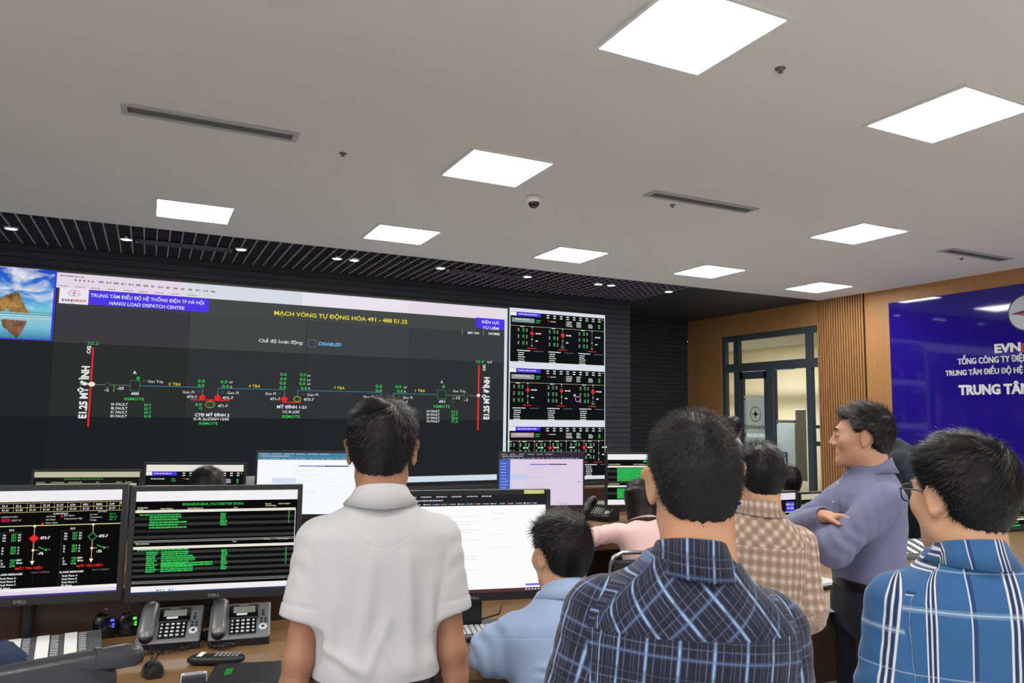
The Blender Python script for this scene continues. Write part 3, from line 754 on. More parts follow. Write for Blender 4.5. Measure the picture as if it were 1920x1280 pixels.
b.lathe((0, 0, .0132), [(R_ * .93, 0), (R_ * .92, .002)], pmat('emblem_disc', rgb(196, 198, 204), .3), 40, False, rt)
for k in range(4):
    a = k * math.pi / 2
    for sgn, mm in ((1, pmat('emblem_red', rgb(196, 40, 40), .4)), (-1, pmat('emblem_blue', rgb(34, 40, 130), .4))):
        q = [(0, 0), (R_ * .85 * math.cos(a), R_ * .85 * math.sin(a)), (R_ * .2 * math.cos(a + sgn * .785), R_ * .2 * math.sin(a + sgn * .785))]
        if sgn < 0: q = q[::-1]
        b.prism([(-.0415, c_[1] - yb0 - u, c_[2] + v) for u, v in q], (-.004, 0, 0), mm)
b.build('emblem', bd)
# ------------------------------------------------------------------ consoles, screens and desk-top things
DZ = .86
M_DESK = wood_mat('walnut_worktop', rgb(110, 82, 53), rgb(140, 107, 70), (.5, 4, 4), .38)
M_DARKW = wood_mat('dark_walnut_panel', rgb(52, 36, 26), rgb(74, 52, 36), (.4, 4, 4), .4)
M_EDGE = wood_mat('walnut_edge', rgb(96, 68, 42), rgb(120, 86, 54), (.5, 4, 4), .5)
M_LEATHER = pmat('black_leather', rgb(48, 49, 53), .3, bump=(120, .2, .003))
M_SILVER = pmat('silver_grey_plastic', rgb(128, 130, 134), .35, .3)
M_CHROME = pmat('chrome_tube', rgb(200, 204, 208), .15, 1.0)
M_LCD = pmat('lcd_grey_green', rgb(140, 150, 142), .3)
M_KEY = pmat('pale_key', rgb(206, 208, 210), .45)
M_PAPER = pmat('white_paper', rgb(236, 236, 234), .8)
def desk(name, x0, x1, y0, y1, label, panel=1.05, cap=None):
    t = thing(name, label, 'desk', ((x0 + x1) / 2, (y0 + y1) / 2, 0), 0, 'operator consoles')
    L, D = x1 - x0, y1 - y0
    b = MB(); b.box((0, 0, DZ - .014), (L, D, .028), M_DESK, bev=.004); b.build('worktop', t)
    b = MB(); b.box((0, -D / 2 + .02, DZ - .056), (L - .01, .03, .054), M_EDGE); b.build('front_rail', t)
    b = MB(); b.box((0, D / 2 + .02, panel / 2), (L, .036, panel), M_DARKW); b.build('back_panel', t)
    b = MB(); b.box((0, D / 2 + .02, panel + .01), (L, .06, .02), cap or M_DESK, bev=.004); b.build('panel_cap', t)
    b = MB(); b.box((0, D / 2 - .1, DZ / 2 - .02), (L - .1, .02, DZ - .06), M_DARKW); b.build('modesty_panel', t)
    for s in (-1, 0, 1):
        b = MB(); b.box((s * (L / 2 - .03), .02, DZ / 2 - .014), (.036, D - .16, DZ - .03), M_DARKW); b.build('leg_panel', t)
    return t
desk('operator_desk', -2.4, 1.62, 2.10, 2.90, 'walnut operator console in the foreground with telephones and two big monitors', 1.0, M_DARKW)
desk('operator_desk', -2.6, 5.15, 4.04, 5.02, 'walnut operator console in the second row below the video wall', 1.05)
def corner_desk(label, P, zp):
    """a console whose left end is cut at a slant; P = ground corners front-left, front-right, back-right, back-left"""
    t = thing('operator_desk', label, 'desk', (P[0][0], P[0][1], 0), 0, 'operator consoles')
    Q = [(x - P[0][0], y - P[0][1]) for x, y in P]
    b = MB(); b.prism([(x, y, DZ - .028) for x, y in Q], (0, 0, .028), M_DESK); b.build('worktop', t)
    b = MB(); b.box(((Q[0][0] + Q[1][0]) / 2 + .02, Q[0][1] + .03, DZ - .056), (Q[1][0] - Q[0][0] - .06, .03, .054), M_EDGE); b.build('front_rail', t)
    b = MB(); b.box(((Q[3][0] + Q[2][0]) / 2, Q[2][1] + .02, zp / 2), (Q[2][0] - Q[3][0], .036, zp), M_DARKW); b.build('back_panel', t)
    b = MB(); b.box(((Q[3][0] + Q[2][0]) / 2, Q[2][1] + .02, zp + .01), (Q[2][0] - Q[3][0], .06, .02), M_DESK, bev=.004); b.build('panel_cap', t)
    dx, dy = Q[3][0] - Q[0][0], Q[3][1] - Q[0][1]; L = math.hypot(dx, dy)
    b = MB(); b.box((Q[0][0] + dx / 2 + .04, Q[0][1] + dy / 2, DZ / 2 - .014), (.036, L - .12, DZ - .03), M_DARKW, Matrix.Rotation(-math.atan2(dx, dy), 3, 'Z')); b.build('leg_panel', t)
    for x in (Q[3][0] + (Q[2][0] - Q[3][0]) * .5, Q[2][0] - .03):
        b = MB(); b.box((x, Q[2][1] / 2, DZ / 2 - .014), (.036, Q[2][1] - .1, DZ - .03), M_DARKW); b.build('leg_panel', t)
    return t
corner_desk('walnut operator console at the right where the man with folded arms stands', [(2.27, 2.2), (6.4, 2.2), (6.4, 3.42), (2.78, 3.42)], 1.0)

def monitor(label, c, rotz, w, h, zb, draw, deskz=DZ, group=None, logo=True, bez=.016, chin=.026, foot=.24, frame=None, arm=False):
    """c = ground point of the screen, zb = height of the lower edge above the floor"""
    t = thing('monitor', label, 'monitor', (c[0], c[1], deskz), rotz, group or 'computer monitors on the consoles')
    z0 = zb - deskz; m = frame or M_PLASTIC
    f = MB()
    f.box((-w / 2 + bez / 2, 0, z0 + h / 2), (bez, .03, h), m); f.box((w / 2 - bez / 2, 0, z0 + h / 2), (bez, .03, h), m)
    f.box((0, 0, z0 + h - bez / 2), (w - 2 * bez, .03, bez), m); f.box((0, 0, z0 + chin / 2), (w - 2 * bez, .03, chin), m)
    f.box((0, .025, z0 + h / 2), (w - .02, .03, h - .02), m, bev=.01)
    f.build('bezel', t)
    if arm:
        s = MB(); s.box((0, .05, z0 + h * .45), (.1, .03, .1), m, bev=.006); s.tube([(0, .06, z0 + h * .45), (0, .075, z0 + h * .3), (0, .07, .0)], .018, m, 10); s.lathe((0, .07, 0), [(.05, 0), (.05, .012), (.02, .016)], m, 20); s.build('monitor_arm', t)
    else:
      s = MB(); s.box((0, .03, z0 * .5 + h * .2), (.07, .035, z0 + h * .4), m, bev=.006); s.build('stand_neck', t)
      s = MB(); s.box((0, .0, .008), (foot, foot * .7, .016), m, bev=.006); s.build('stand_base', t)
    sw, sh = w - 2 * bez, h - bez - chin
    cv = Canvas((-w / 2 + bez, -.006, z0 + chin), (1, 0, 0), (0, 0, 1), (0, -1, 0), .0004)
    draw(cv, sw, sh)
    cv.mb.build('screen', t)
    if logo:
        k = Canvas((0, -.0155, z0 + chin * .3), (1, 0, 0), (0, 0, 1), (0, -1, 0)); k.text(0, 0, 'DELL', .009, pmat('logo_grey', rgb(130, 132, 134), .4), w=.036, bold=.03, align='c'); k.mb.build('maker_mark', t)
    return t
class PXMap:
    """pixels of the photograph's screen picture -> shares of a screen"""
    def __init__(s, x0, y0, x1, y1, w, h): s.a = (x0, y0, x1, y1, w, h)
    def __call__(s, px, py): x0, y0, x1, y1, w, h = s.a; return ((px - x0) / (x1 - x0) * w, (y1 - py) / (y1 - y0) * h)
def draw_feeder_big(cv, w, h):
    P = PXMap(-128, 919, 229, 1116, w, h)
    def T(px, py, s, hp, m, px1=None, **k):
        x, z = P(px, py); cv.text(x, z, s, hp * h / 197, m, w=None if px1 is None else P(px1, 0)[0] - x, **k)
    def R(a, b_, c, d, m): p, q = P(a, d), P(c, b_); cv.rect(p[0], p[1], q[0] - p[0], q[1] - p[1], m)
    R(-128, 919, 229, 1116, cBK); cv.layer()
    R(-128, 919, 229, 940, scol(240, 236, 242)); R(-128, 1107, 229, 1113, scol(226, 214, 228)); R(-128, 1113, 229, 1116, scol(70, 60, 140)); R(-128, 1101, 229, 1107, scol(240, 236, 242))
    R(-128, 984.5, 229, 986, scol(230, 218, 150)); cv.layer()
    yl = scol(200, 180, 120)
    for yy in (942, 950.5, 959): R(-128, yy, 228, yy + 1, yl)
    for i in range(15): R(-126 + i * 25, 942, -125.3 + i * 25, 959, yl)
    names = ['E1.1', 'E1.2', 'E1.3', 'E1.4', 'E1.5', 'E1.4', 'E1.6', 'E1.9', 'E1.24', 'E1.27', 'LDA', 'REC', 'RMU', 'CAP']
    for i, n_ in enumerate(names):
        T(-121 + i * 25, 949, n_, 3.6, cTX, bold=.02); T(-121 + i * 25, 957, 'E1.%d' % (20 + i * 3), 3.6, cTX, bold=.02)
    T(225, 947, 'o', 4, cYL, bold=.1)
    T(4, 969, 'MAINTAIN', 2.6, cTX, 33); R(4, 971, 20, 977, scol(170, 24, 70)); T(23, 976, 'RESET FPI', 3.2, scol(220, 180, 190), 40)
    T(98, 965, 'ALARM MESSAGE', 2.8, cTX, 126, bold=.02)
    for i, s_ in enumerate(('AC Fault', 'DC Fault', 'Door Open')): T(86, 970 + i * 6, s_, 3, cTX)
    for i, s_ in enumerate(('SF6 Alarm', 'Temperature High')): T(119, 969 + i * 6, s_, 3, cTX)
    for q in ((80, 982), (115, 969)): cv.disc(P(*q), .0035, .0035, cRD, 10)
    T(184, 963, 'BATTERY', 2.6, cTX)
    for i, (s_, v_) in enumerate((('Current', '0.0  A'), ('Temperature', '26.0 oC'), ('Voltage', '13.7  V'))): T(168, 968 + i * 5.3, s_, 2.8, cTX); T(206, 968 + i * 5.3, v_, 3, cGN, bold=.02)
    for fx_, k, nm, hd in ((66, 'd', '473-7', 24), (176, 'g', '475-7', 137), (-46, 'd', '471-7', -88)):
        T(hd - 4, 994, 'RC%d' % (2 if k == 'd' else 3), 3.2, cTX, bold=.03)
        R(fx_ - .7, 986, fx_ + .7, 1057, yl)
        cv.layer(); c = P(fx_, 1009); r = .0135
        if k == 'd': cv.diamond(c, r, cRD)
        else:
            cv.diamond(c, r, cGN); cv.layer(); cv.diamond(c, r * .84, cBK)
        T(fx_ + 11, 1011, nm, 5, cTX, bold=.04); T(fx_ + 9, 1040, '-76', 5, cTX, bold=.04)
        cv.disc(P(fx_, 986), .004, .004, scol(250, 230, 200), 12); cv.disc(P(fx_, 1031), .004, .004, scol(250, 230, 200), 12)
        p = P(fx_, 1056); cv.poly([(p[0] - .006, p[1] + .008), (p[0], p[1] - .004), (p[0] + .006, p[1] + .008)], scol(250, 240, 220))
        R(fx_, 1030.4, fx_ + 10, 1031.4, yl)
        cv.line(P(fx_ + 9, 1025), P(fx_ + 23, 1031), .0022, cGN); cv.disc(P(fx_ + 24, 1031), .0035, .0035, cGN, 8); T(fx_ + 28, 1033, '×', 5, scol(150, 80, 60), bold=.05)
        for i, (a, v_, u_) in enumerate((('Ua', '12.7', 'kV'), ('Ub', '12.7', 'kV'), ('Uc', '12.7', 'kV'), ('Ia', '30.0', 'A'), ('Ib', '32.0', 'A'), ('Ic', '30.7', 'A'), ('P', '+2.0', 'MW'), ('Q', '-0.7', 'MVar'), ('Cos', '0.98', ''))):
            yy = 1003 + i * 5.2 + (i // 3) * 8
            T(hd - 15, yy, a, 3.4, cTX, bold=.03); T(hd + 1, yy, v_, 3.6, cGN, bold=.04); T(hd + 13, yy, u_, 3.4, cTX, bold=.03)
        R(hd - 20, 996, hd - 19.4, 1100, scol(70, 66, 60)); R(hd - 20, 996, hd + 20, 996.6, scol(70, 66, 60))
        T(hd + 12, 1066, 'MẤT TÍN HIỆU', 4, cRD, hd + 62, bold=.03)
        T(hd - 20, 1076, 'ALARM MESSAGES', 3.6, cTX, hd + 26, bold=.03); T(hd + 42, 1074, 'FAULT CURRENT', 3, scol(130, 130, 134), hd + 76)
        for i, s_ in enumerate(('Fault Phase A', 'Fault Phase B', 'Fault Phase C', 'EF Alarm', 'OC Alarm')): T(hd - 14, 1083 + i * 6, s_, 3.4, cTX, bold=.03)
        for i in range(3): T(hd + 45, 1081 + i * 5, '0', 2.4, cGY); T(hd + 66, 1081 + i * 5, '0', 2.4, cGY)
def rows_green(cv, x, y, n, dy, w, h_, seed, m):
    r = random.Random(seed)
    for i in range(n):
        q = x
        W_ = w * r.choice((.72, .8, .95, 1.0))
        while q < x + W_:
            k = r.uniform(.006, .02); cv.rect(q, y - i * dy, min(k, x + W_ - q), h_, m); q += k + .0016
def draw_terminal(cv, w, h):
    P = PXMap(255, 920, 560, 1106, w, h)
    def T(px, py, s, hp, m, px1=None, **k):
        x, z = P(px, py); cv.text(x, z, s, hp * h / 186, m, w=None if px1 is None else P(px1, 0)[0] - x, **k)
    def R(a, b_, c, d, m): p, q = P(a, d), P(c, b_); cv.rect(p[0], p[1], q[0] - p[0], q[1] - p[1], m)
    R(255, 920, 560, 1106, cBK); cv.layer()
    R(255, 920, 560, 939, scol(242, 240, 242)); R(255, 1094, 560, 1104, scol(240, 236, 240)); R(255, 1104, 560, 1106, scol(50, 70, 110))
    for i, y in enumerate((968, 979, 991, 1002)): R(255, y, 556, y + 5.5, scol(54, 54, 54) if i % 2 else scol(40, 40, 40))
    for i in range(6): R(255, 1031 + i * 10.5, 556, 1036 + i * 10.5, scol(56, 56, 56))
    R(255, 955, 557, 960, scol(232, 228, 214)); R(255, 1022, 557, 1027, scol(232, 228, 214)); R(556, 958, 557.5, 1090, scol(200, 200, 200))
    for y in (1011, 1013.5, 1085, 1088): R(255, y, 557, y + 1, scol(170, 170, 170))
    cv.layer()
    g = scol(50, 190, 84); yl = scol(220, 214, 170)
    T(340, 947.5, 'BREAKER/BUSBAR_VOLTAGE/TRIP/ SIGNAL', 4.6, g, 456, bold=.02)
    for x, y, s_ in ((258, 952, 'OVERVIEW'), (258, 955, 'Station'), (300, 954, 'Station/Region'), (350, 954, 'Station/Equipment'), (436, 954, 'Text'), (497, 948, 'Priority'), (497, 951.5, 'Acknowledge'), (522, 948, 'Acknowledged'), (258, 1018, 'TRIP_SIGNALS'), (437, 1018, 'Text'), (497, 1015, 'Priority'), (522, 1015, 'Acknowledged')): T(x, y, s_, 2.6, yl, bold=.02)
    for x in range(270, 420, 11): T(x, 931, ('o', 'x', '+')[x % 3], 2.2, scol(190, 190, 190))
    k = w / 305
    rows_green(cv, *P(262, 965), 1, .01, 95 * k, .004, 1, g)
    x, z = P(281, 969.5); rows_green(cv, x, z, 5, .0085, 72 * k, .0052, 4, g)
    x, z = P(412, 965); rows_green(cv, x, z, 7, .0061, 13 * k, .0042, 8, g); x, z = P(543, 963); rows_green(cv, x, z, 8, .0052, 3 * k, .0026, 9, g)
    x, z = P(279, 1034); rows_green(cv, x, z, 10, .0068, 20 * k, .0046, 12, g); x, z = P(306, 1034); rows_green(cv, x, z, 10, .0068, 62 * k, .0046, 15, g)
    x, z = P(306, 1055); rows_green(cv, x, z, 2, .0072, 100 * k, .005, 16, g)
    x, z = P(262, 1029.5); rows_green(cv, x, z, 1, .01, 130 * k, .004, 2, g)
    x, z = P(417, 1033); rows_green(cv, x, z, 12, .0056, 12 * k, .004, 18, g); x, z = P(540, 1032); rows_green(cv, x, z, 10, .0056, 3 * k, .003, 19, g)
    for i, c in enumerate(((60, 90, 160), (70, 180, 220), (230, 190, 60), (240, 240, 240), (60, 130, 220), (120, 170, 230))): R(301 + i * 5.5, 1100.5, 304 + i * 5.5, 1103.5, scol(*c))
def draw_browser(dark=True, sticker=False, tabs=(40, 38, 42), page=(250, 250, 252), side=None, bar=False, task=None):
    def f(cv, w, h):
        cv.rect(0, 0, w, h, scol(*page)); cv.layer()
        tb = h * .115 if dark else h * .11
        cv.rect(0, h - tb, w, tb, scol(*tabs)); cv.layer()
        for i in range(6):
            cv.words(w * (.02 + i * .105), h - tb * .22, w * .085, h * .012, scol(190, 190, 196), i, .8)
        cv.words(w * .03, h - tb * .55, w * .3, h * .013, scol(200, 200, 204), 8, .8)
        for i in range(16):
            cv.rect(w * (.03 + i * .058), h - tb * .9, h * .014, h * .014, scol(*[(230, 60, 50), (70, 130, 230), (230, 230, 230), (60, 190, 120)][i * 7 % 4])); cv.words(w * (.03 + i * .058) + h * .02, h - tb * .88, w * .035, h * .009, scol(190, 190, 194), i)
        if sticker:
            cv.layer(); cv.rect(w * .80, h - h * .002, w * .17, h * .001, scol(222, 228, 130))
        c0 = tuple(int(v * .9) for v in page); m0 = scol(*c0)
        r = random.Random(5)
        for i in range(26): cv.words(w * r.choice((.08, .30, .31, .32, .62)), h * (.80 - i * .027), w * r.uniform(.05, .3), h * .007, m0, i)
        if side:
            sb = h * .0
            cv.rect(0, 0, w * side[0], h - tb, scol(*side[1])); cv.layer()
            for i in range(12): cv.words(w * .02, h * (.8 - i * .058), w * side[0] * .6, h * .012, scol(170, 190, 240), i)
        if bar:
            cv.rect(w * .36, h * .775, w * .22, h * .018, scol(90, 96, 214)); cv.rect(w * .585, h * .775, w * .22, h * .018, scol(30, 30, 36))
            cv.rect(w * .13, h * .5, w * .21, h * .09, scol(214, 222, 244) if not side else scol(196, 206, 236)); cv.rect(w * .94, h * .44, w * .03, h * .012, scol(90, 96, 214))
        if task:
            cv.rect(0, 0, w, h * .035, scol(*task)); cv.layer()
            for i in range(5): cv.rect(w * (.86 + i * .022), h * .012, w * .012, h * .012, scol(240, 230, 225))
            cv.rect(w * .86, h * .055, w * .1, h * .02, scol(110, 104, 224))
    return f
def mon_px(label, pl, pr, dl, dr, ztop_px, h, draw, deskz=DZ, **k):
    """stand a monitor where its upper corners show: left and right pixel with their distances"""
    A, B = at(pl, ztop_px[0], dl), at(pr, ztop_px[1], dr); c = (A + B) / 2; w = math.hypot(B[0] - A[0], B[1] - A[1])
    return monitor(label, c, math.atan2(B[1] - A[1], B[0] - A[0]), w, h, c[2] - h, draw, deskz, **k)
mon_px('leftmost front monitor, black, showing red and green feeder diagrams', -143, 242, 2.26, 2.43, (910, 909), .366, draw_feeder_big, arm=True)
mon_px('black front monitor filled with striped rows of green list text', 248, 568, 2.43, 2.565, (911, 908), .367, draw_terminal, arm=True)
t_ = mon_px('black front monitor with a white web page under dark browser tabs', 745, 1030, 2.60, 2.73, (920, 916), .385, draw_browser(True, False, (38, 38, 42), (252, 252, 253), task=(86, 52, 56)))
b = MB(); w_ = .56; b.box((.215, -.0158, (at(745, 920, 2.60)[2] + at(1030, 916, 2.73)[2]) / 2 - DZ - .008), (.075, .002, .013), pmat('yellow_label', rgb(214, 218, 130), .7)); 
ob = b.build('yellow_label', t_); 
def draw_terminal_dim(cv, w, h):
    cv.rect(0, 0, w, h, scol(26, 27, 24)); cv.layer()
    cv.rect(0, h * .9, w, h * .1, scol(190, 186, 160)); cv.rect(w * .02, h * .75, w * .95, h * .04, scol(180, 178, 150)); cv.layer()
    cv.text(w * .28, h * .855, 'BREAKER/BUSBAR_VOLTAGE/TRIP/ SIGNAL', h * .03, scol(50, 150, 56), w=w * .37, bold=.02)
    for x, q in ((.02, .08), (.16, .12), (.32, .13), (.58, .03), (.77, .06), (.86, .07)): cv.words(w * x, h * .8, w * q, h * .02, scol(150, 146, 110), 3, .95)
    rows_green(cv, w * .08, h * .7, 10, h * .05, w * .4, h * .03, 4, scol(50, 150, 70))
def draw_terminal_small(cv, w, h):
    cv.rect(0, 0, w, h, scol(16, 17, 18)); cv.layer()
    cv.rect(0, h * .89, w, h * .11, scol(238, 238, 240)); cv.rect(0, 0, w, h * .1, scol(236, 234, 238))
    for y in (.42, .52, .64, .2): cv.rect(0, h * y, w, h * .05, scol(52, 54, 54))
    cv.rect(0, h * .735, w, h * .035, scol(230, 226, 214)); cv.rect(0, h * .345, w, h * .035, scol(230, 226, 214)); cv.layer()
    g = scol(48, 196, 92)
    cv.words(w * .55, h * .84, w * .4, h * .03, g, 2, .95)
    rows_green(cv, w * .15, h * .69, 7, h * .037, w * .52, h * .031, 3, g); rows_green(cv, w * .7, h * .69, 7, h * .037, w * .06, h * .028, 5, g)
    rows_green(cv, w * .15, h * .29, 6, h * .033, w * .5, h * .028, 7, g)
    for x in (.02, .4, .6): cv.words(w * x, h * .79, w * .2, h * .015, scol(210, 205, 170), 4); cv.words(w * x, h * .4, w * .2, h * .015, scol(210, 205, 170), 5)
def draw_scada(btn=(20, 21, 22), fe=((.22, 'n'), (.54, 'd'), (.82, 'n'))):
    def f(cv, w, h):
        cv.rect(0, 0, w, h, scol(232, 226, 214)); cv.layer(); scada(cv, 0, 0, w, h * .88, fe, btn, 3)
    return f
def draw_loop_small(cv, w, h):
    cv.rect(0, 0, w, h, scol(20, 21, 24)); cv.layer()
    cv.rect(0, h * .88, w, h * .12, scol(226, 220, 234)); cv.rect(0, h * .70, w * .34, h * .14, cPU); cv.rect(w * .86, h * .68, w * .12, h * .16, cPU); cv.layer()
    cv.text(w * .02, h * .785, 'TRUNG TÂM ĐIỀU ĐỘ HỆ THỐNG ĐIỆN TP HÀ NỘI', h * .03, cTX, w=w * .3, bold=.02); cv.text(w * .06, h * .73, 'HANOI LOAD DISPATCH CENTRE', h * .03, cTX, w=w * .22, bold=.02)
    cv.text(w * .40, h * .72, 'MẠCH VÒNG TỰ ĐỘNG HÓA 491 - 488 E1.25', h * .035, cYL, w=w * .36, bold=.03)
    cv.text(w * .92, h * .78, 'ĐIỆN LỰC', h * .03, cTX, align='c', bold=.02); cv.text(w * .92, h * .715, 'TỪ LIÊM', h * .03, cTX, align='c', bold=.02)
    cv.words(w * .84, h * .655, w * .12, h * .018, cTX, 4)
    for u in (.08, .92): cv.rect(w * u, h * .2, w * .006, h * .4, cRD)
    cv.rect(w * .08, h * .40, w * .84, h * .006, cCY)
    for u in (.3, .38, .52, .58, .7, .76): cv.layer(); cv.diamond((w * u, h * .36), h * .025, cRD); cv.words(w * u - .01, h * .45, .02, h * .02, cGN)
    for u in (.2, .82): cv.words(w * u, h * .3, w * .08, h * .02, cTX, 1); cv.words(w * u, h * .26, w * .08, h * .02, cTX, 2)
mon_px('back-row monitor at the far left with a dim green and beige alarm list', 62, 268, 4.3, 4.42, (880, 880), .36, draw_terminal_dim, logo=False, bez=.012)
mon_px('back-row monitor with a purple banner behind the seated dark-haired head', 272, 462, 4.42, 4.5, (867, 867), .37, draw_scada(), logo=False, bez=.012)
mon_px('large back-row monitor showing a white page under a teal browser bar', 481, 700, 4.45, 4.52, (845, 845), .40, draw_browser(True, False, (70, 130, 160), (247, 249, 254), bar=True), logo=False, bez=.012)
mon_px('back-row monitor glowing lilac with a blue side menu', 933, 1095, 4.98, 5.12, (848, 845), .385, draw_browser(True, False, (52, 44, 62), (222, 206, 228), (.13, (74, 100, 196)), True), logo=False, bez=.01)
mon_px('back-row monitor packed with green text behind the woman in pink', 1135, 1262, 5.18, 5.28, (850, 846), .385, draw_terminal_small, logo=False, bez=.012)
mon_px('back-row monitor at the far right with a sliver of teal screen showing', 1408, 1474, 5.75, 5.9, (848, 847), .36, draw_browser(True, False, (40, 150, 160), (236, 246, 248)), logo=False, bez=.012)
def mon_row(label, p0, p1, ytop, draw, y=3.25, h=.36, **k):
    A, B = onY(p0, ytop, y), onY(p1, ytop, y); c = (A + B) / 2
    return monitor(label, c, 0.0, abs(B[0] - A[0]), h, c[2] - h, draw, logo=False, bez=.011, chin=.02, **k)
mon_row('right-console monitor half behind the man in the beige check shirt, repeating the loop diagram', 1353, 1492, 922, draw_loop_small)
mon_row('right-console monitor half behind the man with folded arms', 1496, 1606, 920, draw_terminal_dim)
mon_row('right-console monitor with a nearly black picture between the two standing men', 1614, 1730, 916, lambda cv, w, h: (cv.rect(0, 0, w, h, scol(24, 25, 30)), cv.rect(0, 0, w, h * .06, scol(206, 186, 196))))
mon_row('right-console monitor with green text at the right edge of the photo', 1800, 1962, 915, draw_terminal_small)
b = MB(); p = at(470, 900, 4.6); b.box((0, 0, .06), (.055, .006, .12), M_PAPER); b.box((0, .0, p[2] - DZ), (.055, .004, .05), M_PAPER); b.box((0, .003, (p[2] - DZ) / 2), (.012, .004, p[2] - DZ), M_WHITE)
tag(b.build('card_holder', None, (p[0], p[1], DZ)), 'small white card on a stand between two back-row monitors', 'card')

# ---- telephones
def coil(b, pts, r, turns, rr, m):
    P = [Vector(p) for p in pts]; n = turns * 7; out = []
    L = len(P) - 1
    for i in range(n + 1):
        s = i / n * L; k = min(int(s), L - 1); f = s - k
        p0, p1, p2, p3 = P[max(k - 1, 0)], P[k], P[k + 1], P[min(k + 2, L)]
        q = .5 * ((2 * p1) + (p2 - p0) * f + (2 * p0 - 5 * p1 + 4 * p2 - p3) * f * f + (3 * p1 - p0 - 3 * p2 + p3) * f ** 3)
        t = (p2 - p0).normalized() if (p2 - p0).length > 0 else Vector((1, 0, 0)); a = t.cross(Vector((0, 0, 1))).normalized(); c = a.cross(t)
        th = 2 * math.pi * i / 7; out.append(q + rr * (math.cos(th) * a + math.sin(th) * c))
    b.tube(out, r, m, 5)
def telephone(label, x, y, rz, cord, sticker=True, s=1.0, dark=False):
    t = thing('desk_telephone', label, 'telephone', (x, y, DZ), rz, 'corded desk telephones')
    t.scale = (s, s, s)
    body = M_PLASTIC if dark else M_SILVER
    tilt = math.radians(32); ca, sa = math.cos(tilt), math.sin(tilt)
    S = lambda u, v, k=0.0: (u, -.085 + v * ca - k * sa, .028 + v * sa + k * ca)       # sloping top: u right, v up the slope, k out of it
    b = MB(); prof = [(-.085, 0), (-.09, .03), (-.085 + .185 * ca, .028 + .185 * sa - .004), (.085, .10), (.085, 0)]
    b.prism([(-.115, q[0], q[1]) for q in prof], (.23, 0, 0), M_PLASTIC); b.build('base', t)
    b = MB(); rot = Matrix.Rotation(tilt, 3, 'X')
    b.box(S(-.002, .092, .005), (.238, .19, .014), body, rot, .006); b.build('top_shell', t)
    b = MB(); b.box(S(.012, .13, .016), (.118, .074, .012), M_GLOSSB, rot, .004); b.box(S(.010, .055, .012), (.105, .085, .006), M_GLOSSB, rot, .003); b.build('front_panel', t)
    b = MB(); b.box(S(.012, .136, .0225), (.086, .034, .003), M_LCD, rot); 
    b.build('display', t)
    k = Canvas(S(-.026, .1575, .0235), (1, 0, 0), (0, ca, sa), (0, -sa, ca)); k.text(.036, 0, 'Panasonic', .0052, M_KEY, w=.034, bold=.02, align='c'); 
    if sticker: k.rect(.008, -.052, .042, .011, M_PAPER)
    k.rect(.02, -.028, .03, .002, M_BLACKP); k.rect(.016, -.034, .038, .002, M_BLACKP)
    k.mb.build('maker_mark', t)
    b = MB()
    for i in range(5):
        for j in range(4): b.box(S(-.032 + i * .0205, .026 + j * .019, .017), (.013 if i in (1, 2, 3) else .009, .0085, .006), M_KEY, rot, .002)
    b.build('keypad', t)
    b = MB()
    for i, (u, v) in enumerate(((.088, .135), (.088, .121), (.088, .108), (.081, .088), (.098, .088), (.081, .073), (.098, .073))): b.box(S(u, v, .014), (.011, .0075, .006), M_GLOSSB, rot, .002)
    b.build('side_keys', t)
    b = MB(); b.lathe((0, 0, 0), [(.017, 0), (.017, .005), (.015, .007), (.007, .007), (.006, .004)], M_KEY, 20, True, Matrix.Translation(S(.088, .044, .012)) @ rot.to_4x4()); b.lathe((0, 0, 0), [(.006, .0), (.006, .008)], M_GLOSSB, 14, True, Matrix.Translation(S(.088, .044, .012)) @ rot.to_4x4()); b.build('round_key', t)
    # handset lying in its cradle at the left
    R_ = []
    for i in range(13):
        f = i / 12; v = .005 + f * .185; hgt = .03 + .016 * math.sin(math.pi * f); wd = .027 + .007 * abs(2 * f - 1) ** 2; th = .013 + .006 * abs(2 * f - 1) ** 3
        e = .55 if i in (0, 12) else 1.0
        R_.append([S(-.083 + wd * e * math.cos(a) , v, hgt + th * e * math.sin(a)) for a in [2 * math.pi * q / 14 for q in range(14)]])
    b = MB(); b.grid(R_, pmat('handset_grey', rgb(112, 112, 114), .32, .25) if not dark else M_PLASTIC, True, True); b.add(R_[0], [list(range(14))], M_PLASTIC); b.add(R_[-1], [list(range(14))[::-1]], M_PLASTIC)
    h = b.build('handset', t)
    for v in (.02, .165):
        b = MB(); b.lathe((0, 0, 0), [(.026, 0), (.026, .02), (.02, .026)], M_PLASTIC, 16, True, Matrix.Translation(S(-.083, v, .012)) @ rot.to_4x4()); b.build('earpiece', h)
    if cord:
        b = MB(); coil(b, cord, .0022, 26, .0065, M_GLOSSB); b.build('coiled_cord', t)
    return t
p1_, p2_ = onZ(318, 1196, DZ), onZ(446, 1190, DZ)
telephone('grey corded desk telephone nearer the barcode scanners', p1_[0], p1_[1] - .075, math.radians(-8), [(-.1, -.06, .03), (-.125, -.115, .015), (-.06, -.13, .012), (.02, -.115, .012), (.08, -.105, .014), (.05, -.125, .014), (-.02, -.14, .012), (-.08, -.12, .012)], s=.80)
telephone('grey corded desk telephone next to the man in the white polo shirt', p2_[0], p2_[1] - .065, math.radians(-8), [(-.1, -.06, .03), (-.11, -.1, .015), (-.06, -.12, .013), (-.02, -.11, .014), (-.05, -.1, .016), (-.09, -.115, .014), (-.06, -.13, .012)], s=.80)
q_ = onZ(1125, 974, DZ)
telephone('dark corded desk telephone on the second console beside the woman in pink', q_[0], q_[1], math.radians(-62), None, False, 1.0, True)
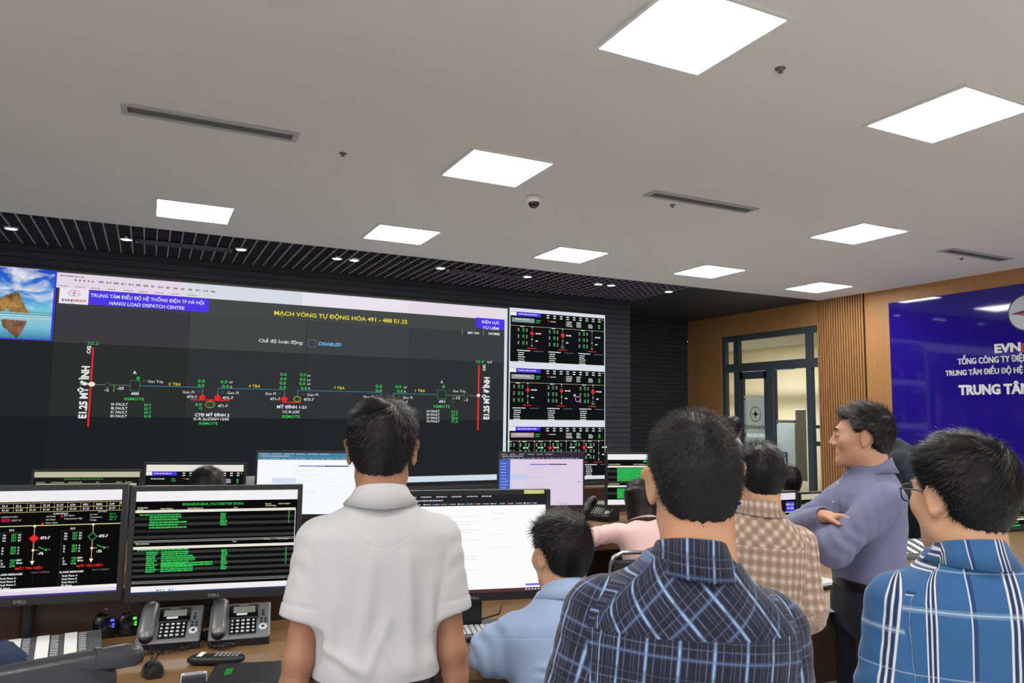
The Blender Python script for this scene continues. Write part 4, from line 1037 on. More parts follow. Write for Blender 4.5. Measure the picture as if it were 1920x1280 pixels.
# cordless handset lying down
q_ = onZ(405, 1245, DZ); t_ = thing('cordless_handset', 'black cordless telephone handset lying on the desk before the corded telephones', 'telephone', (q_[0], q_[1], DZ), math.radians(-24))
b = MB(); R_ = []
for i in range(11):
    f = i / 10; x = -.083 + f * .166; w_ = .022 + .003 * math.sin(f * 3.1); e = .5 if i in (0, 10) else 1
    zc = .014 + .004 * f
    R_.append([(x, w_ * e * math.copysign(abs(math.cos(a)) ** .6, math.cos(a)), zc + .013 * e * math.copysign(abs(math.sin(a)) ** .7, math.sin(a))) for a in [2 * math.pi * q / 16 for q in range(16)]])
b.grid(R_, M_PLASTIC, True, True); b.add(R_[0], [list(range(16))], M_PLASTIC); b.add(R_[-1], [list(range(16))[::-1]], M_PLASTIC); b.build('body', t_)
b = MB(); b.box((-.045, 0, .029), (.014, .038, .002), M_PAPER); b.build('white_sticker', t_)
b = MB()
for i in range(6):
    for j in range(3): b.box((.002 + i * .0125, (j - 1) * .0125, .0295), (.008, .009, .003), M_GREYAL, None, .001)
b.build('keypad', t_)
# mouse with its lead
q_ = onZ(286, 1262, DZ); t_ = thing('computer_mouse', 'glossy black wired computer mouse beside the leather chair back', 'mouse', (q_[0], q_[1], DZ), math.radians(6))
b = MB(); R_ = []
for i in range(11):
    f = i / 10; y = -.055 + f * .11; w_ = .031 * (math.sin(math.pi * (.08 + .84 * f)) ** .45); h_ = .036 * (math.sin(math.pi * (.06 + .80 * (1 - f) * .9 + .04)) ** .7)
    R_.append([(w_ * math.cos(a), y, max(0.001, h_ * math.sin(a))) for a in [math.pi * q / 12 for q in range(13)]])
b.grid(R_, M_GLOSSB, True); b.add(R_[0], [list(range(13))], M_GLOSSB); b.add(R_[-1], [list(range(13))[::-1]], M_GLOSSB); b.build('shell', t_)
b = MB(); b.tube([(-.004, .028, .031), (.004, .028, .031)], .008, M_PLASTIC, 12); b.build('wheel', t_)
b = MB(); b.tube([(0, .055, .012), (.005, .09, .004), (.03, .15, .003), (.05, .21, .003), (.03, .28, .003)], .0018, M_PLASTIC, 6); b.build('cable', t_)
# barcode scanners / webcams on stands with glowing lights
def scanner(px, py, label, glow, rz):
    q = onZ(px, py, DZ); t = thing('desk_speaker', label, 'speaker', (q[0], q[1] , DZ), rz, 'small black desk speakers with coloured lights')
    b = MB(); R_ = []
    for z, w_, d_, y in ((0, .034, .05, 0), (.01, .042, .055, 0), (.05, .044, .055, .004), (.085, .042, .05, .012), (.1, .036, .04, .018), (.106, .02, .02, .022)):
        R_.append([(w_ * math.copysign(abs(math.cos(a)) ** .6, math.cos(a)), y + d_ * math.copysign(abs(math.sin(a)) ** .6, math.sin(a)), z) for a in [2 * math.pi * k / 20 for k in range(20)]])
    b.grid(R_, M_GLOSSB, True, True); b.add(R_[-1], [list(range(20))], M_GLOSSB); b.add(R_[0], [list(range(20))[::-1]], M_GLOSSB); b.build('body', t)
    b = MB(); b.lathe((0, 0, 0), [(.03, 0), (.028, .003), (.018, -.002), (.004, -.003)], M_PLASTIC, 22, True, Matrix.Translation((0, -.052, .045)) @ Matrix.Rotation(math.pi / 2, 4, 'X')); b.build('cone', t)
    b = MB()
    for dx, dz, r in ((.012, .058, .008), (.015, .045, .005), (.015, .037, .005)): b.box((dx, -.0555, dz), (r * 1.4, .003, r), emat(rgb(*glow), 1.6))
    b.build('light', t)
    b = MB(); b.box((0, -.04, .094), (.018, .003, .003), M_KEY, Matrix.Rotation(-.4, 3, 'X')); b.build('badge', t)
scanner(194, 1190, 'small black desk speaker with a blue light', (80, 90, 255), .25)
scanner(240, 1185, 'small black desk speaker with a green light, half behind the telephone', (90, 220, 60), .12)
for px, py in ((168, 1200), (222, 1186)):
    pass
# black network box, smartphone
q_ = onZ(476, 1268, DZ); t_ = thing('laptop', 'closed black laptop at the bottom edge of the photo with small green marks', 'laptop', (q_[0] + .01, q_[1] - .03, DZ), math.radians(-14))
b = MB(); b.box((0, 0, .011), (.27, .19, .022), M_PLASTIC, None, .008); b.build('case', t_)
b = MB(); gm = emat(rgb(40, 190, 70), .9)
for i in range(4): b.box((-.085, .035 - i * .014, .0225), (.020, .0035, .001), gm, Matrix.Rotation(.2, 3, 'Z'))
for i in range(6): b.box((.112, .075 - i * .014, .0225), (.004, .007, .001), gm)
b.build('green_marks', t_)
q_ = onZ(362, 1273, DZ); t_ = thing('smartphone', 'white and black smartphone lying between mouse and laptop', 'phone', (q_[0], q_[1] - .03, DZ), math.radians(-4))
b = MB(); b.box((0, 0, .004), (.07, .14, .008), M_KEY, None, .003); b.build('case', t_)
b = MB(); b.box((0, -.012, .0085), (.064, .11, .001), M_GLOSSB); b.box((0, .055, .0085), (.05, .004, .001), M_GLOSSB); b.build('screen', t_)
# dispatch keypad console with white label strips
q_ = onZ(70, 1236, DZ); t_ = thing('keypad_console', 'grey keypad console with white label strips behind the leather chair', 'keypad', (q_[0] - .09, q_[1], DZ), math.radians(4))
M_CON = pmat('console_grey', rgb(88, 90, 96), .5)
tl = math.radians(7); rot = Matrix.Rotation(tl, 3, 'X')
b = MB(); b.prism([(-.26, -.1, 0), (-.26, -.1, .02), (-.26, .09, .02 + .19 * math.tan(tl)), (-.26, .09, 0)], (.52, 0, 0), M_CON); b.build('case', t_)
S_ = lambda u, v, k=0: (u, -.1 + v * math.cos(tl) - k * math.sin(tl), .02 + v * math.sin(tl) + k * math.cos(tl))
for i in range(6):
    b = MB(); b.box(S_(-.20 + i * .075, .1, .002), (.034, .17, .003), M_PAPER, rot); b.build('label_strip', t_)
    b = MB()
    for j in range(9): b.box(S_(-.168 + i * .075, .025 + j * .018, .003), (.022, .012, .006), M_GREYAL, rot, .002)
    b.build('key_column', t_)
# keyboards
def keyboard(label, x, y, rz, w_=.44, d=.14, z=DZ, mk=M_KEY, mb_=M_PLASTIC):
    t = thing('keyboard', label, 'keyboard', (x, y, z), rz, 'computer keyboards')
    b = MB(); b.box((0, 0, .009), (w_, d, .018), mb_, None, .005); b.build('case', t)
    b = MB(); n = int(w_ / .0195) - 1
    for r in range(5):
        for i in range(n): b.box((-w_ / 2 + .02 + i * .0195, d / 2 - .026 - r * .0205, .02), (.0155, .0165, .007), mk, None, .002)
    b.build('keys', t)
    b = MB(); b.box((0, -d / 2 + .011, .0185), (w_ - .01, .018, .003), M_SILVER); b.build('palm_strip', t)
q_ = onZ(890, 1192, DZ); keyboard('keyboard with pale keys under the white web page monitor', q_[0], q_[1], math.radians(-14), .40, .15)
b = MB(); a0, a1, a2 = onZ(870, 1160, DZ), onZ(895, 1163, DZ), onZ(935, 1152, DZ)
b.tube([(a0[0] - .06, a0[1] + .02, DZ + .003), (a0[0], a0[1], DZ + .003), (a1[0], a1[1], DZ + .003), (a2[0], a2[1], DZ + .003), (a2[0] + .06, a2[1] + .1, DZ + .003)], .003, M_PLASTIC, 6)
tag(b.build('cable'), 'thin black cable lying across the desk behind the keyboard', 'cable')
q_ = onZ(1530, 1108, DZ); keyboard('dark keyboard on the right console left of the man with folded arms', q_[0], q_[1] + .06, math.radians(4), .4, .14)
q_ = onZ(1700, 1038, DZ); t_ = thing('keypad_console', 'grey keypad console with long white strips on the right console', 'keypad', (q_[0], q_[1] - .06, DZ), math.radians(-16))
b = MB(); b.prism([(-.24, -.12, 0), (-.24, -.12, .02), (-.24, .12, .075), (-.24, .12, 0)], (.48, 0, 0), M_CON); b.build('case', t_)
tl2 = math.atan2(.055, .24); rot2 = Matrix.Rotation(tl2, 3, 'X')
for i in range(7):
    b = MB(); b.box((-.19 + i * .064, .01, .0515), (.026, .19, .003), M_PAPER, rot2); b.build('label_strip', t_)
b = MB()
for i in range(7):
    for j in range(8): b.box((-.158 + i * .064, -.08 + j * .023, .033 + j * .0053), (.02, .014, .006), M_GREYAL, rot2)
b.build('keys', t_)
q_ = onZ(1668, 1050, DZ); t_ = thing('console_handset', 'black telephone handset lying at the keypad console of the right desk', 'telephone', (q_[0], q_[1], DZ), math.radians(30))
b = MB(); b.tube([(-.1, 0, .02), (-.07, 0, .03), (0, 0, .036), (.07, 0, .03), (.1, 0, .02)], [.016, .024, .016, .024, .016], M_PLASTIC, 12); b.build('grip', t_)
# open notebook, sheets
q_ = onZ(1686, 1080, DZ); t_ = thing('notebook', 'open ring notebook with white pages on the right console', 'notebook', (q_[0], q_[1], DZ), math.radians(-20))
b = MB()
for s in (-1, 1):
    rows_ = []
    for i in range(7):
        f = i / 6; x = s * (.004 + f * .145); z = .004 + .02 * math.sin(math.pi * min(1, f * 1.2 + .1)) * (1 - f * .6)
        rows_.append([(x, -.1, z), (x, .1, z)])
    b.grid(rows_ if s > 0 else rows_[::-1], M_PAPER, True)
b.build('pages', t_)
b = MB(); b.box((0, 0, .001), (.31, .21, .002), pmat('green_cover', rgb(70, 120, 80), .6)); b.build('cover', t_)
b = MB()
for i in range(12): b.tube([(.012 * math.cos(a), -.09 + i * .0165, .008 + .012 * math.sin(a)) for a in [k * math.pi / 5 for k in range(-1, 7)]], .0015, M_PLASTIC, 5)
b.build('ring_binding', t_)
for px, py, rz, l in ((1525, 1142, -.3, 'white sheet of paper at the left hip of the man with folded arms'),):
    q_ = onZ(px, py, DZ); b = MB(); b.box((0, 0, .0015), (.21, .29, .003), M_PAPER); tag(b.build('paper_sheet', None, (q_[0], q_[1] + .1, DZ), rz), l, 'paper')
q_ = onZ(1012, 997, DZ); b = MB(); b.box((0, 0, .006), (.15, .07, .012), M_KEY, None, .004); tag(b.build('white_phone', None, (q_[0] + .05, q_[1] + .03, DZ), -.3), 'small white mobile phone near the elbow of the woman in pink', 'phone')
b = MB(); q_ = at(1900, 1008, 2.3); 

# ---- chairs
def office_chair(label, x, y, rz, back_top=1.05, seat=.50, roll=True, w=.52, frame=None):
    """rz turns the chair; the sitter looks along local +y, the back is at -y"""
    t = thing('office_chair', label, 'chair', (x, y, 0), rz, 'office chairs')
    b = MB(); b.box((0, .02, seat - .05), (w, .5, .1), M_LEATHER, None, .04); b.build('seat', t)
    b = MB(); rows_ = []
    z0 = seat + .03; H = back_top - z0
    n = 15
    for i in range(n):
        f = i / (n - 1); z = z0 + f * H; y_ = -.25 - .10 * f + .03 * math.sin(math.pi * f)
        ww = w / 2 * (1 - .10 * max(0, f - .8) / .2)
        ee = 1 if 0 < i < n - 1 else .6
        rows_.append([(ww * ee * math.copysign(abs(math.cos(a)) ** .35, math.cos(a)), y_ + .045 * ee * math.copysign(abs(math.sin(a)) ** .6, math.sin(a)), z) for a in [2 * math.pi * k / 36 for k in range(36)]])
    b.grid(rows_, M_LEATHER, True, True); b.add(rows_[0], [list(range(36))[::-1]], M_LEATHER); b.add(rows_[-1], [list(range(36))], M_LEATHER)
    b.build('backrest', t)
    if roll:
        b = MB(); zt = back_top - .015
        pts = [(-w / 2 + .0, -.345, zt - .10), (-w / 2 + .012, -.35, zt - .03), (-w / 2 + .06, -.35, zt + .0)] + [(-w / 2 + .1 + i * (w - .2) / 8, -.352, zt + .006) for i in range(9)] + [(w / 2 - .06, -.35, zt), (w / 2 - .012, -.35, zt - .03), (w / 2, -.345, zt - .1)]
        b.tube([(-w / 2 - .040, -.352, zt), (-w / 2 - .036, -.352, zt), (-w / 2 - .024, -.352, zt)] + [(-w / 2 - .005 + i * (w + .01) / 8, -.352, zt + .004) for i in range(9)] + [(w / 2 + .024, -.352, zt), (w / 2 + .036, -.352, zt), (w / 2 + .040, -.352, zt)], [.008, .018, .023] + [.025] * 9 + [.023, .018, .008], M_LEATHER, 16)
        for x_ in (-.12, .12): b.tube([(x_ - .006, -.352, zt + .006), (x_ + .006, -.352, zt + .005)], .0268, M_LEATHER, 16)
        b.build('head_roll', t)
        b = MB(); r0 = w / 2 - .05
        b.tube([(-r0, -.30, z0 + .1), (-r0, -.385, zt - .16), (-r0 + .03, -.40, zt - .065), (-r0 + .09, -.402, zt - .05), (r0 - .09, -.402, zt - .05), (r0 - .03, -.40, zt - .065), (r0, -.385, zt - .16), (r0, -.30, z0 + .1)], .009, M_LEATHER, 8)
        b.build('piping', t)
    for s in (-1, 1):
        b = MB(); b.tube([(s * (w / 2 + .03), -.22, seat + .0), (s * (w / 2 + .05), -.2, seat + .2), (s * (w / 2 + .05), .15, seat + .22), (s * (w / 2 + .03), .17, seat - .02)], .018, frame or M_PLASTIC, 10); b.build('armrest', t)
    b = MB(); b.tube([(0, 0, .1), (0, 0, seat - .1)], .03, M_PLASTIC, 12); b.build('column', t)
    b = MB()
    for k in range(5):
        a = k * 2 * math.pi / 5 + .3; b.tube([(0, 0, .1), (.3 * math.cos(a), .3 * math.sin(a), .07)], [.03, .018], M_PLASTIC, 8); b.lathe((.3 * math.cos(a), .3 * math.sin(a), .0), [(.01, 0), (.028, .01), (.028, .05), (.01, .06)], M_PLASTIC, 10)
    b.build('star_base', t)
    return t
A_, B_ = at(-150, 1280, 1.38), at(232, 1219, 1.61)
cx, cy_ = (A_ + B_)[:2] / 2; rz_ = math.atan2(B_[1] - A_[1], B_[0] - A_[0])
w_ = math.hypot(*(B_ - A_)[:2])
zt_ = (A_[2] + B_[2]) / 2
t_ = office_chair('black leather executive chair back at the bottom left corner', cx - .35 * math.sin(rz_), cy_ + .35 * math.cos(rz_), rz_, zt_ - .004, .5, True, w_)
t_.rotation_euler.y = math.asin((A_[2] - B_[2]) / w_) * .0

office_chair('black office chair under the man in the light blue shirt', 1.155, 2.0, 0.0, .985, .46, False, .46)
def tube_chair(label, x, y, rz, topz=.87):
    t = thing('tube_chair', label, 'chair', (x, y, 0), rz)
    b = MB(); w = .24
    b.tube([(-w, .22, 0), (-w, .2, .44), (-w, -.1, .45), (-w, -.22, .5), (-w, -.27, topz - .07), (-w + .02, -.28, topz - .02), (-w + .07, -.28, topz), (w - .07, -.28, topz), (w - .02, -.28, topz - .02), (w, -.27, topz - .07), (w, -.22, .5), (w, -.1, .45), (w, .2, .44), (w, .22, 0)], .012, M_CHROME, 10); b.build('frame', t)
    for s in (-1, 1):
        b = MB(); b.tube([(s * w, -.12, .45), (s * w, -.24, 0)], .011, M_CHROME, 8); b.build('leg', t)
    b = MB(); b.box((0, 0, .465), (.44, .42, .05), M_LEATHER, None, .02); b.build('seat', t)
    b = MB(); b.box((0, -.255, topz - .17), (.44, .03, .26), M_LEATHER, Matrix.Rotation(.1, 3, 'X'), .012); b.build('backrest', t)
q_ = at(1222, 1035, 4.12); tube_chair('chrome tube chair with black back behind the woman in pink', q_[0] + .08, q_[1] + .27, math.radians(-16), float(q_[2]))
q_ = onZ(14, 1243, DZ)
b = MB(); rows_ = []
for i in range(13):
    f = i / 12; a = math.pi * f; z = .085 * math.sin(a) ** .6 * (1 if i not in (0, 12) else 0); k = max(.05, math.sin(a) ** .5)
    rows_.append([(-.13 + .22 * f, .06 * k * math.cos(th) * (1 + .1 * math.sin(5 * th + i)), max(0.0, z * (math.sin(th) * .5 + .5) * (1 + .08 * math.sin(3 * th + 2 * i)))) for th in [2 * math.pi * j / 24 for j in range(24)]])
b.grid(rows_, pmat('navy_knit', rgb(44, 56, 84), .9, bump=(250, .4, .002)), True, True)
tag(b.build('cloth_bundle', None, (q_[0] - .02, q_[1] - .06, DZ)), 'rolled navy blue cloth at the lower left edge, behind the leather chair', 'cloth')
# ------------------------------------------------------------------ people: smooth distance fields turned into one continuous skin
class Field:
    def __init__(s): s.P = []
    def add(s, fn, lo, hi, k=.02, mode=0): s.P.append((fn, np.asarray(lo, float), np.asarray(hi, float), k, mode))
    def cone(s, a, b, ra, rb, k=.02, mode=0, sq=None):
        a, b = np.asarray(a, float), np.asarray(b, float); m = max(ra, rb); ab = b - a; L2 = max(1e-9, ab @ ab)
        def f(X, Y, Z):
            px, py, pz = X - a[0], Y - a[1], Z - a[2]
            A, B = ab, L2
            if sq is not None:
                n, q = sq; d = (px * n[0] + py * n[1] + pz * n[2]) * (q - 1)
                px, py, pz = px + d * n[0], py + d * n[1], pz + d * n[2]
                A = ab + (ab @ n) * (q - 1) * n; B = max(1e-9, A @ A)
            t = np.clip((px * A[0] + py * A[1] + pz * A[2]) / B, 0, 1)
            return np.sqrt((px - t * A[0]) ** 2 + (py - t * A[1]) ** 2 + (pz - t * A[2]) ** 2) - (ra + (rb - ra) * t)
        s.add(f, np.minimum(a, b) - m, np.maximum(a, b) + m, k, mode); return f
    def ell(s, c, r, k=.02, mode=0, R=None):
        c = np.asarray(c, float); r = np.asarray(r, float); Rm = np.eye(3) if R is None else np.asarray(R)
        def f(X, Y, Z):
            x, y, z = X - c[0], Y - c[1], Z - c[2]
            u = x * Rm[0, 0] + y * Rm[1, 0] + z * Rm[2, 0]; v = x * Rm[0, 1] + y * Rm[1, 1] + z * Rm[2, 1]; w = x * Rm[0, 2] + y * Rm[1, 2] + z * Rm[2, 2]
            k0 = np.sqrt((u / r[0]) ** 2 + (v / r[1]) ** 2 + (w / r[2]) ** 2) + 1e-9; k1 = np.sqrt((u / r[0] ** 2) ** 2 + (v / r[1] ** 2) ** 2 + (w / r[2] ** 2) ** 2) + 1e-9
            return k0 * (k0 - 1) / k1
        m = max(r); s.add(f, c - m, c + m, k, mode); return f
    def run(s, h, hz=None, pad=.03):
        lo = np.min([p[1] for p in s.P if p[4] == 0], 0) - pad; hi = np.max([p[2] for p in s.P if p[4] == 0], 0) + pad
        xs = np.arange(lo[0], hi[0] + h, h); ys = np.arange(lo[1], hi[1] + h, h); zs = hz(lo[2], hi[2], h) if hz else np.arange(lo[2], hi[2] + h, h)
        F = np.full((len(xs), len(ys), len(zs)), .2, np.float32)
        for fn, a, b, k, mode in s.P:
            m = .02 + k; i = [(max(0, np.searchsorted(g, a[q] - m) - 1), min(len(g), np.searchsorted(g, b[q] + m) + 1)) for q, g in enumerate((xs, ys, zs))]
            if any(u >= v for u, v in i): continue
            sl = tuple(slice(*q) for q in i)
            d = fn(xs[sl[0]][:, None, None], ys[sl[1]][None, :, None], zs[sl[2]][None, None, :]).astype(np.float32)
            G = F[sl]
            if mode == 0:                       # smooth union
                t = np.clip(.5 + .5 * (G - d) / k, 0, 1); F[sl] = G * (1 - t) + d * t - k * t * (1 - t)
            elif mode == 1:                     # smooth cut
                t = np.clip(.5 - .5 * (G + d) / k, 0, 1); F[sl] = G * (1 - t) - d * t + k * t * (1 - t)
            else: F[sl] = np.maximum(G, d)      # keep only the inside of d
        return surface_nets(F, xs, ys, zs)

def surface_nets(F, xs, ys, zs):
    S = F < 0
    c = [S[i:S.shape[0] - 1 + i, j:S.shape[1] - 1 + j, k:S.shape[2] - 1 + k] for i in (0, 1) for j in (0, 1) for k in (0, 1)]
    n = sum(q.astype(np.int8) for q in c); act = (n > 0) & (n < 8)
    I = np.argwhere(act); idx = np.full(act.shape, -1, np.int32); idx[act] = np.arange(len(I))
    cor = np.array([(i, j, k) for i in (0, 1) for j in (0, 1) for k in (0, 1)])
    val = np.stack([F[I[:, 0] + q[0], I[:, 1] + q[1], I[:, 2] + q[2]] for q in cor], 1).astype(float)
    acc = np.zeros((len(I), 3)); cnt = np.zeros(len(I))
    for a in range(8):
        for ax in range(3):
            if cor[a][ax]: continue
            q = cor[a].copy(); q[ax] = 1; b = q[0] * 4 + q[1] * 2 + q[2]
            m = (val[:, a] < 0) != (val[:, b] < 0)
            t = np.where(m, val[:, a] / np.where(m, val[:, a] - val[:, b], 1), 0)
            p = np.repeat(cor[a][None].astype(float), len(I), 0); p[:, ax] += t
            acc[m] += p[m]; cnt[m] += 1
    f = acc / cnt[:, None]
    V = np.stack([g[I[:, q]] + f[:, q] * (g[np.minimum(I[:, q] + 1, len(g) - 1)] - g[I[:, q]]) for q, g in enumerate((xs, ys, zs))], 1)
    Q = []
    for ax in range(3):
        u, w = (ax + 1) % 3, (ax + 2) % 3
        A = np.moveaxis(S, ax, 0); e = A[:-1] != A[1:]; e = np.moveaxis(e, 0, ax)
        E_ = np.argwhere(e); ok = (E_[:, u] > 0) & (E_[:, w] > 0) & (E_[:, u] < S.shape[u] - 1) & (E_[:, w] < S.shape[w] - 1); E_ = E_[ok]
        if not len(E_): continue
        def cell(du, dw):
            q = E_.copy(); q[:, u] += du; q[:, w] += dw; return idx[q[:, 0], q[:, 1], q[:, 2]]
        q = np.stack([cell(-1, -1), cell(0, -1), cell(0, 0), cell(-1, 0)], 1)
        ins = S[E_[:, 0], E_[:, 1], E_[:, 2]]; q[~ins] = q[~ins][:, ::-1]; Q.append(q)
    Q = np.concatenate(Q); Q = Q[(Q >= 0).all(1)]
    return V, Q
def relax(V, Q, it=2, lam=.5):
    a = np.concatenate([Q[:, i] for i in range(4)]); b = np.concatenate([Q[:, (i + 1) % 4] for i in range(4)])
    d = np.bincount(a, minlength=len(V)) + np.bincount(b, minlength=len(V))
    for _ in range(it):
        s = np.zeros_like(V)
        for q in range(3): s[:, q] = np.bincount(a, V[b, q], len(V)) + np.bincount(b, V[a, q], len(V))
        V = V + lam * (s / np.maximum(d, 1)[:, None] - V)
    return V
def normals(V, Q):
    n = np.cross(V[Q[:, 2]] - V[Q[:, 0]], V[Q[:, 3]] - V[Q[:, 1]]); N = np.zeros_like(V)
    for i in range(4):
        for q in range(3): N[:, q] += np.bincount(Q[:, i], n[:, q], len(V))
    return N / (np.linalg.norm(N, axis=1)[:, None] + 1e-12)
def rotm(yaw=0.0, pitch=0.0, roll=0.0):
    """yaw to the left, pitch nose down, roll to the right shoulder (degrees)"""
    y, p, r = (math.radians(q) for q in (yaw, -pitch, roll))
    Rz = np.array([[math.cos(y), -math.sin(y), 0], [math.sin(y), math.cos(y), 0], [0, 0, 1]])
    Rx = np.array([[1, 0, 0], [0, math.cos(p), -math.sin(p)], [0, math.sin(p), math.cos(p)]])
    Ry = np.array([[math.cos(r), 0, math.sin(r)], [0, 1, 0], [-math.sin(r), 0, math.cos(r)]])
    return Rz @ Rx @ Ry
def wob(P, f, seed=0):
    """cheap smooth noise, -1..1"""
    r = np.random.RandomState(seed); s = 0
    for i in range(5):
        k = r.normal(size=3); k *= f * (.6 + .35 * i) / np.linalg.norm(k); s = s + np.sin(P @ k + r.uniform(0, 6.28)) / (1 + .4 * i)
    return s / 2.6

TORSO = np.array([  # z, half width, half depth, centre y
    (.80, .160, .105, -.005), (.90, .166, .112, -.008), (.98, .150, .100, -.004), (1.08, .148, .098, .0), (1.18, .158, .106, .002), (1.26, .164, .108, .0),
    (1.305, .156, .098, -.006), (1.34, .122, .082, -.012), (1.37, .084, .066, -.016), (1.395, .064, .058, -.018), (1.43, .054, .054, -.012)])
def torso_fn(tab, o, T, z0, z1, n=2.5, grow=None):
    R, t = T
    def f(X, Y, Z):
        px, py, pz = X - t[0], Y - t[1], Z - t[2]
        x = px * R[0, 0] + py * R[1, 0] + pz * R[2, 0]; y = px * R[0, 1] + py * R[1, 1] + pz * R[2, 1]; z = px * R[0, 2] + py * R[1, 2] + pz * R[2, 2]
        x, y, z = np.broadcast_arrays(x, y, z)
        oo = o + (np.interp(z, *grow) if grow is not None else 0)
        a = np.interp(z, tab[:, 0], tab[:, 1]) + oo; b = np.interp(z, tab[:, 0], tab[:, 2]) + oo; c = np.interp(z, tab[:, 0], tab[:, 3])
        r = ((np.abs(x) / a) ** n + (np.abs(y - c) / b) ** n) ** (1 / n)
        return np.maximum((r - 1) * np.minimum(a, b), np.maximum(z0 - z, z - z1))
    return f
def head_prims(F, M, s, ears=1.0, jaw=1.0, hw=1.0):
    """M = (rotation, origin); the origin is the middle of the skull"""
    R, o = M
    H = lambda *p: o + s * (R @ (np.array(p, float) * (hw, 1, 1)))
    E = lambda c, r, k=.02, mode=0, Rl=None: F.ell(H(*c), np.array(r) * s * ((hw, 1, 1) if Rl is None else (1, 1, 1)), k * s, mode, R if Rl is None else R @ Rl)
    C = lambda a, b, ra, rb, k=.02, mode=0: F.cone(H(*a), H(*b), ra * s, rb * s, k * s, mode)
    E((0, -.012, .018), (.0735, .093, .088), .02)
    E((0, .03, -.035), (.060 * jaw, .060, .080), .035)
    C((-.045 * jaw, .012, -.07), (-.012, .072, -.098), .018, .017, .03); C((.045 * jaw, .012, -.07), (.012, .072, -.098), .018, .017, .03)
    E((0, .075, -.098), (.02, .018, .016), .02)
    C((-.03, .081, .022), (.03, .081, .022), .011, .011, .02)
    for sx in (-1, 1):
        E((sx * .046, .058, -.022), (.02, .02, .022), .025)
        E((sx * .031, .097, .004), (.016, .013, .011), .012, 1)
        E((sx * .031, .0865, .003), (.0145, .008, .0065), .006)
    C((0, .088, .012), (0, .1075, -.028), .008, .0112, .014)
    for sx in (-1, 1): E((sx * .012, .099, -.034), (.008, .009, .007), .007)
    C((-.016, .0885, -.060), (.016, .0885, -.060), .0065, .0065, .01); C((-.014, .0875, -.071), (.014, .0875, -.071), .007, .007, .01)
    C((-.02, .098, -.0655), (.02, .098, -.0655), .003, .003, .004, 1)
    for sx in (-1, 1):                          # ears: a shell leaning away from the head, with rim and lobe
        Re = rotm(-sx * 28, 0, 0) @ rotm(0, -8, sx * 8)
        c = np.array((sx * (.0735 + .005 * ears), -.008, -.008))
        E(c, (.0065, .018, .031), .008, 0, Re)
        E(c + Re @ np.array((0, .001, -.026)), (.006, .009, .011), .006, 0, Re)
        for i in range(9):
            a = math.radians(-70 + i * 33); b = math.radians(-70 + (i + 1) * 33)
            q = lambda t: tuple(c + Re @ np.array((sx * .004, -.0185 * math.cos(t) * .95, .030 * math.sin(t) + .002)))
            if i < 7: C(q(a), q(b), .004, .004, .005)
        E(c + Re @ np.array((sx * .008, .004, -.002)), (.006, .010, .016), .006, 1, Re)
    C((0, -.022, -.05), (0, -.03, -.15), .050 * hw, .054 * hw, .03)
HAIRLINE = dict(short=[(-.12, -.072), (-.06, -.066), (-.035, -.045), (-.012, -.02), (.012, .004), (.028, .02), (.042, .056), (.07, .066), (.12, .07)],
                fade=[(-.12, -.060), (-.06, -.05), (-.035, -.03), (-.012, -.005), (.012, .0), (.03, .02), (.05, .052), (.07, .064), (.12, .068)],
                bob=[(-.12, -.16), (-.06, -.16), (-.02, -.15), (.02, -.13), (.045, -.1), (.055, .03), (.07, .055), (.12, .06)])
SKIN = {}
def skin_mat(tone):
    if tone in SKIN: return SKIN[tone]
    m, t, b = new_mat('skin'); tc = t.new('ShaderNodeTexCoord').outputs['Object']
    c = np.array(rgb(*tone))
    col = t.mix(t.noise(22, 4, tc), tuple(c * .9), tuple(np.minimum(c * 1.1, 1)))
    t.put(b.inputs['Base Color'], col); b.inputs['Roughness'].default_value = .48
    b.inputs['Subsurface Weight'].default_value = .25; b.inputs['Subsurface Radius'].default_value = (1, .35, .2); b.inputs['Subsurface Scale'].default_value = .012
    t.put(b.inputs['Normal'], t.bump(t.noise(420, 2, tc), .08, .001)); SKIN[tone] = m; return m
def hair_mat(name, col, rough=.38):
    if name in MATS: return MATS[name]
    m, t, b = new_mat(name); tc = t.new('ShaderNodeTexCoord').outputs['Object']
    c = np.array(rgb(*col)); t.put(b.inputs['Base Color'], t.mix(t.noise(180, 2, tc), tuple(c * .6), tuple(c * 1.5)))
    b.inputs['Roughness'].default_value = rough + .06; b.inputs['Specular IOR Level'].default_value = .28; MATS[name] = m; return m
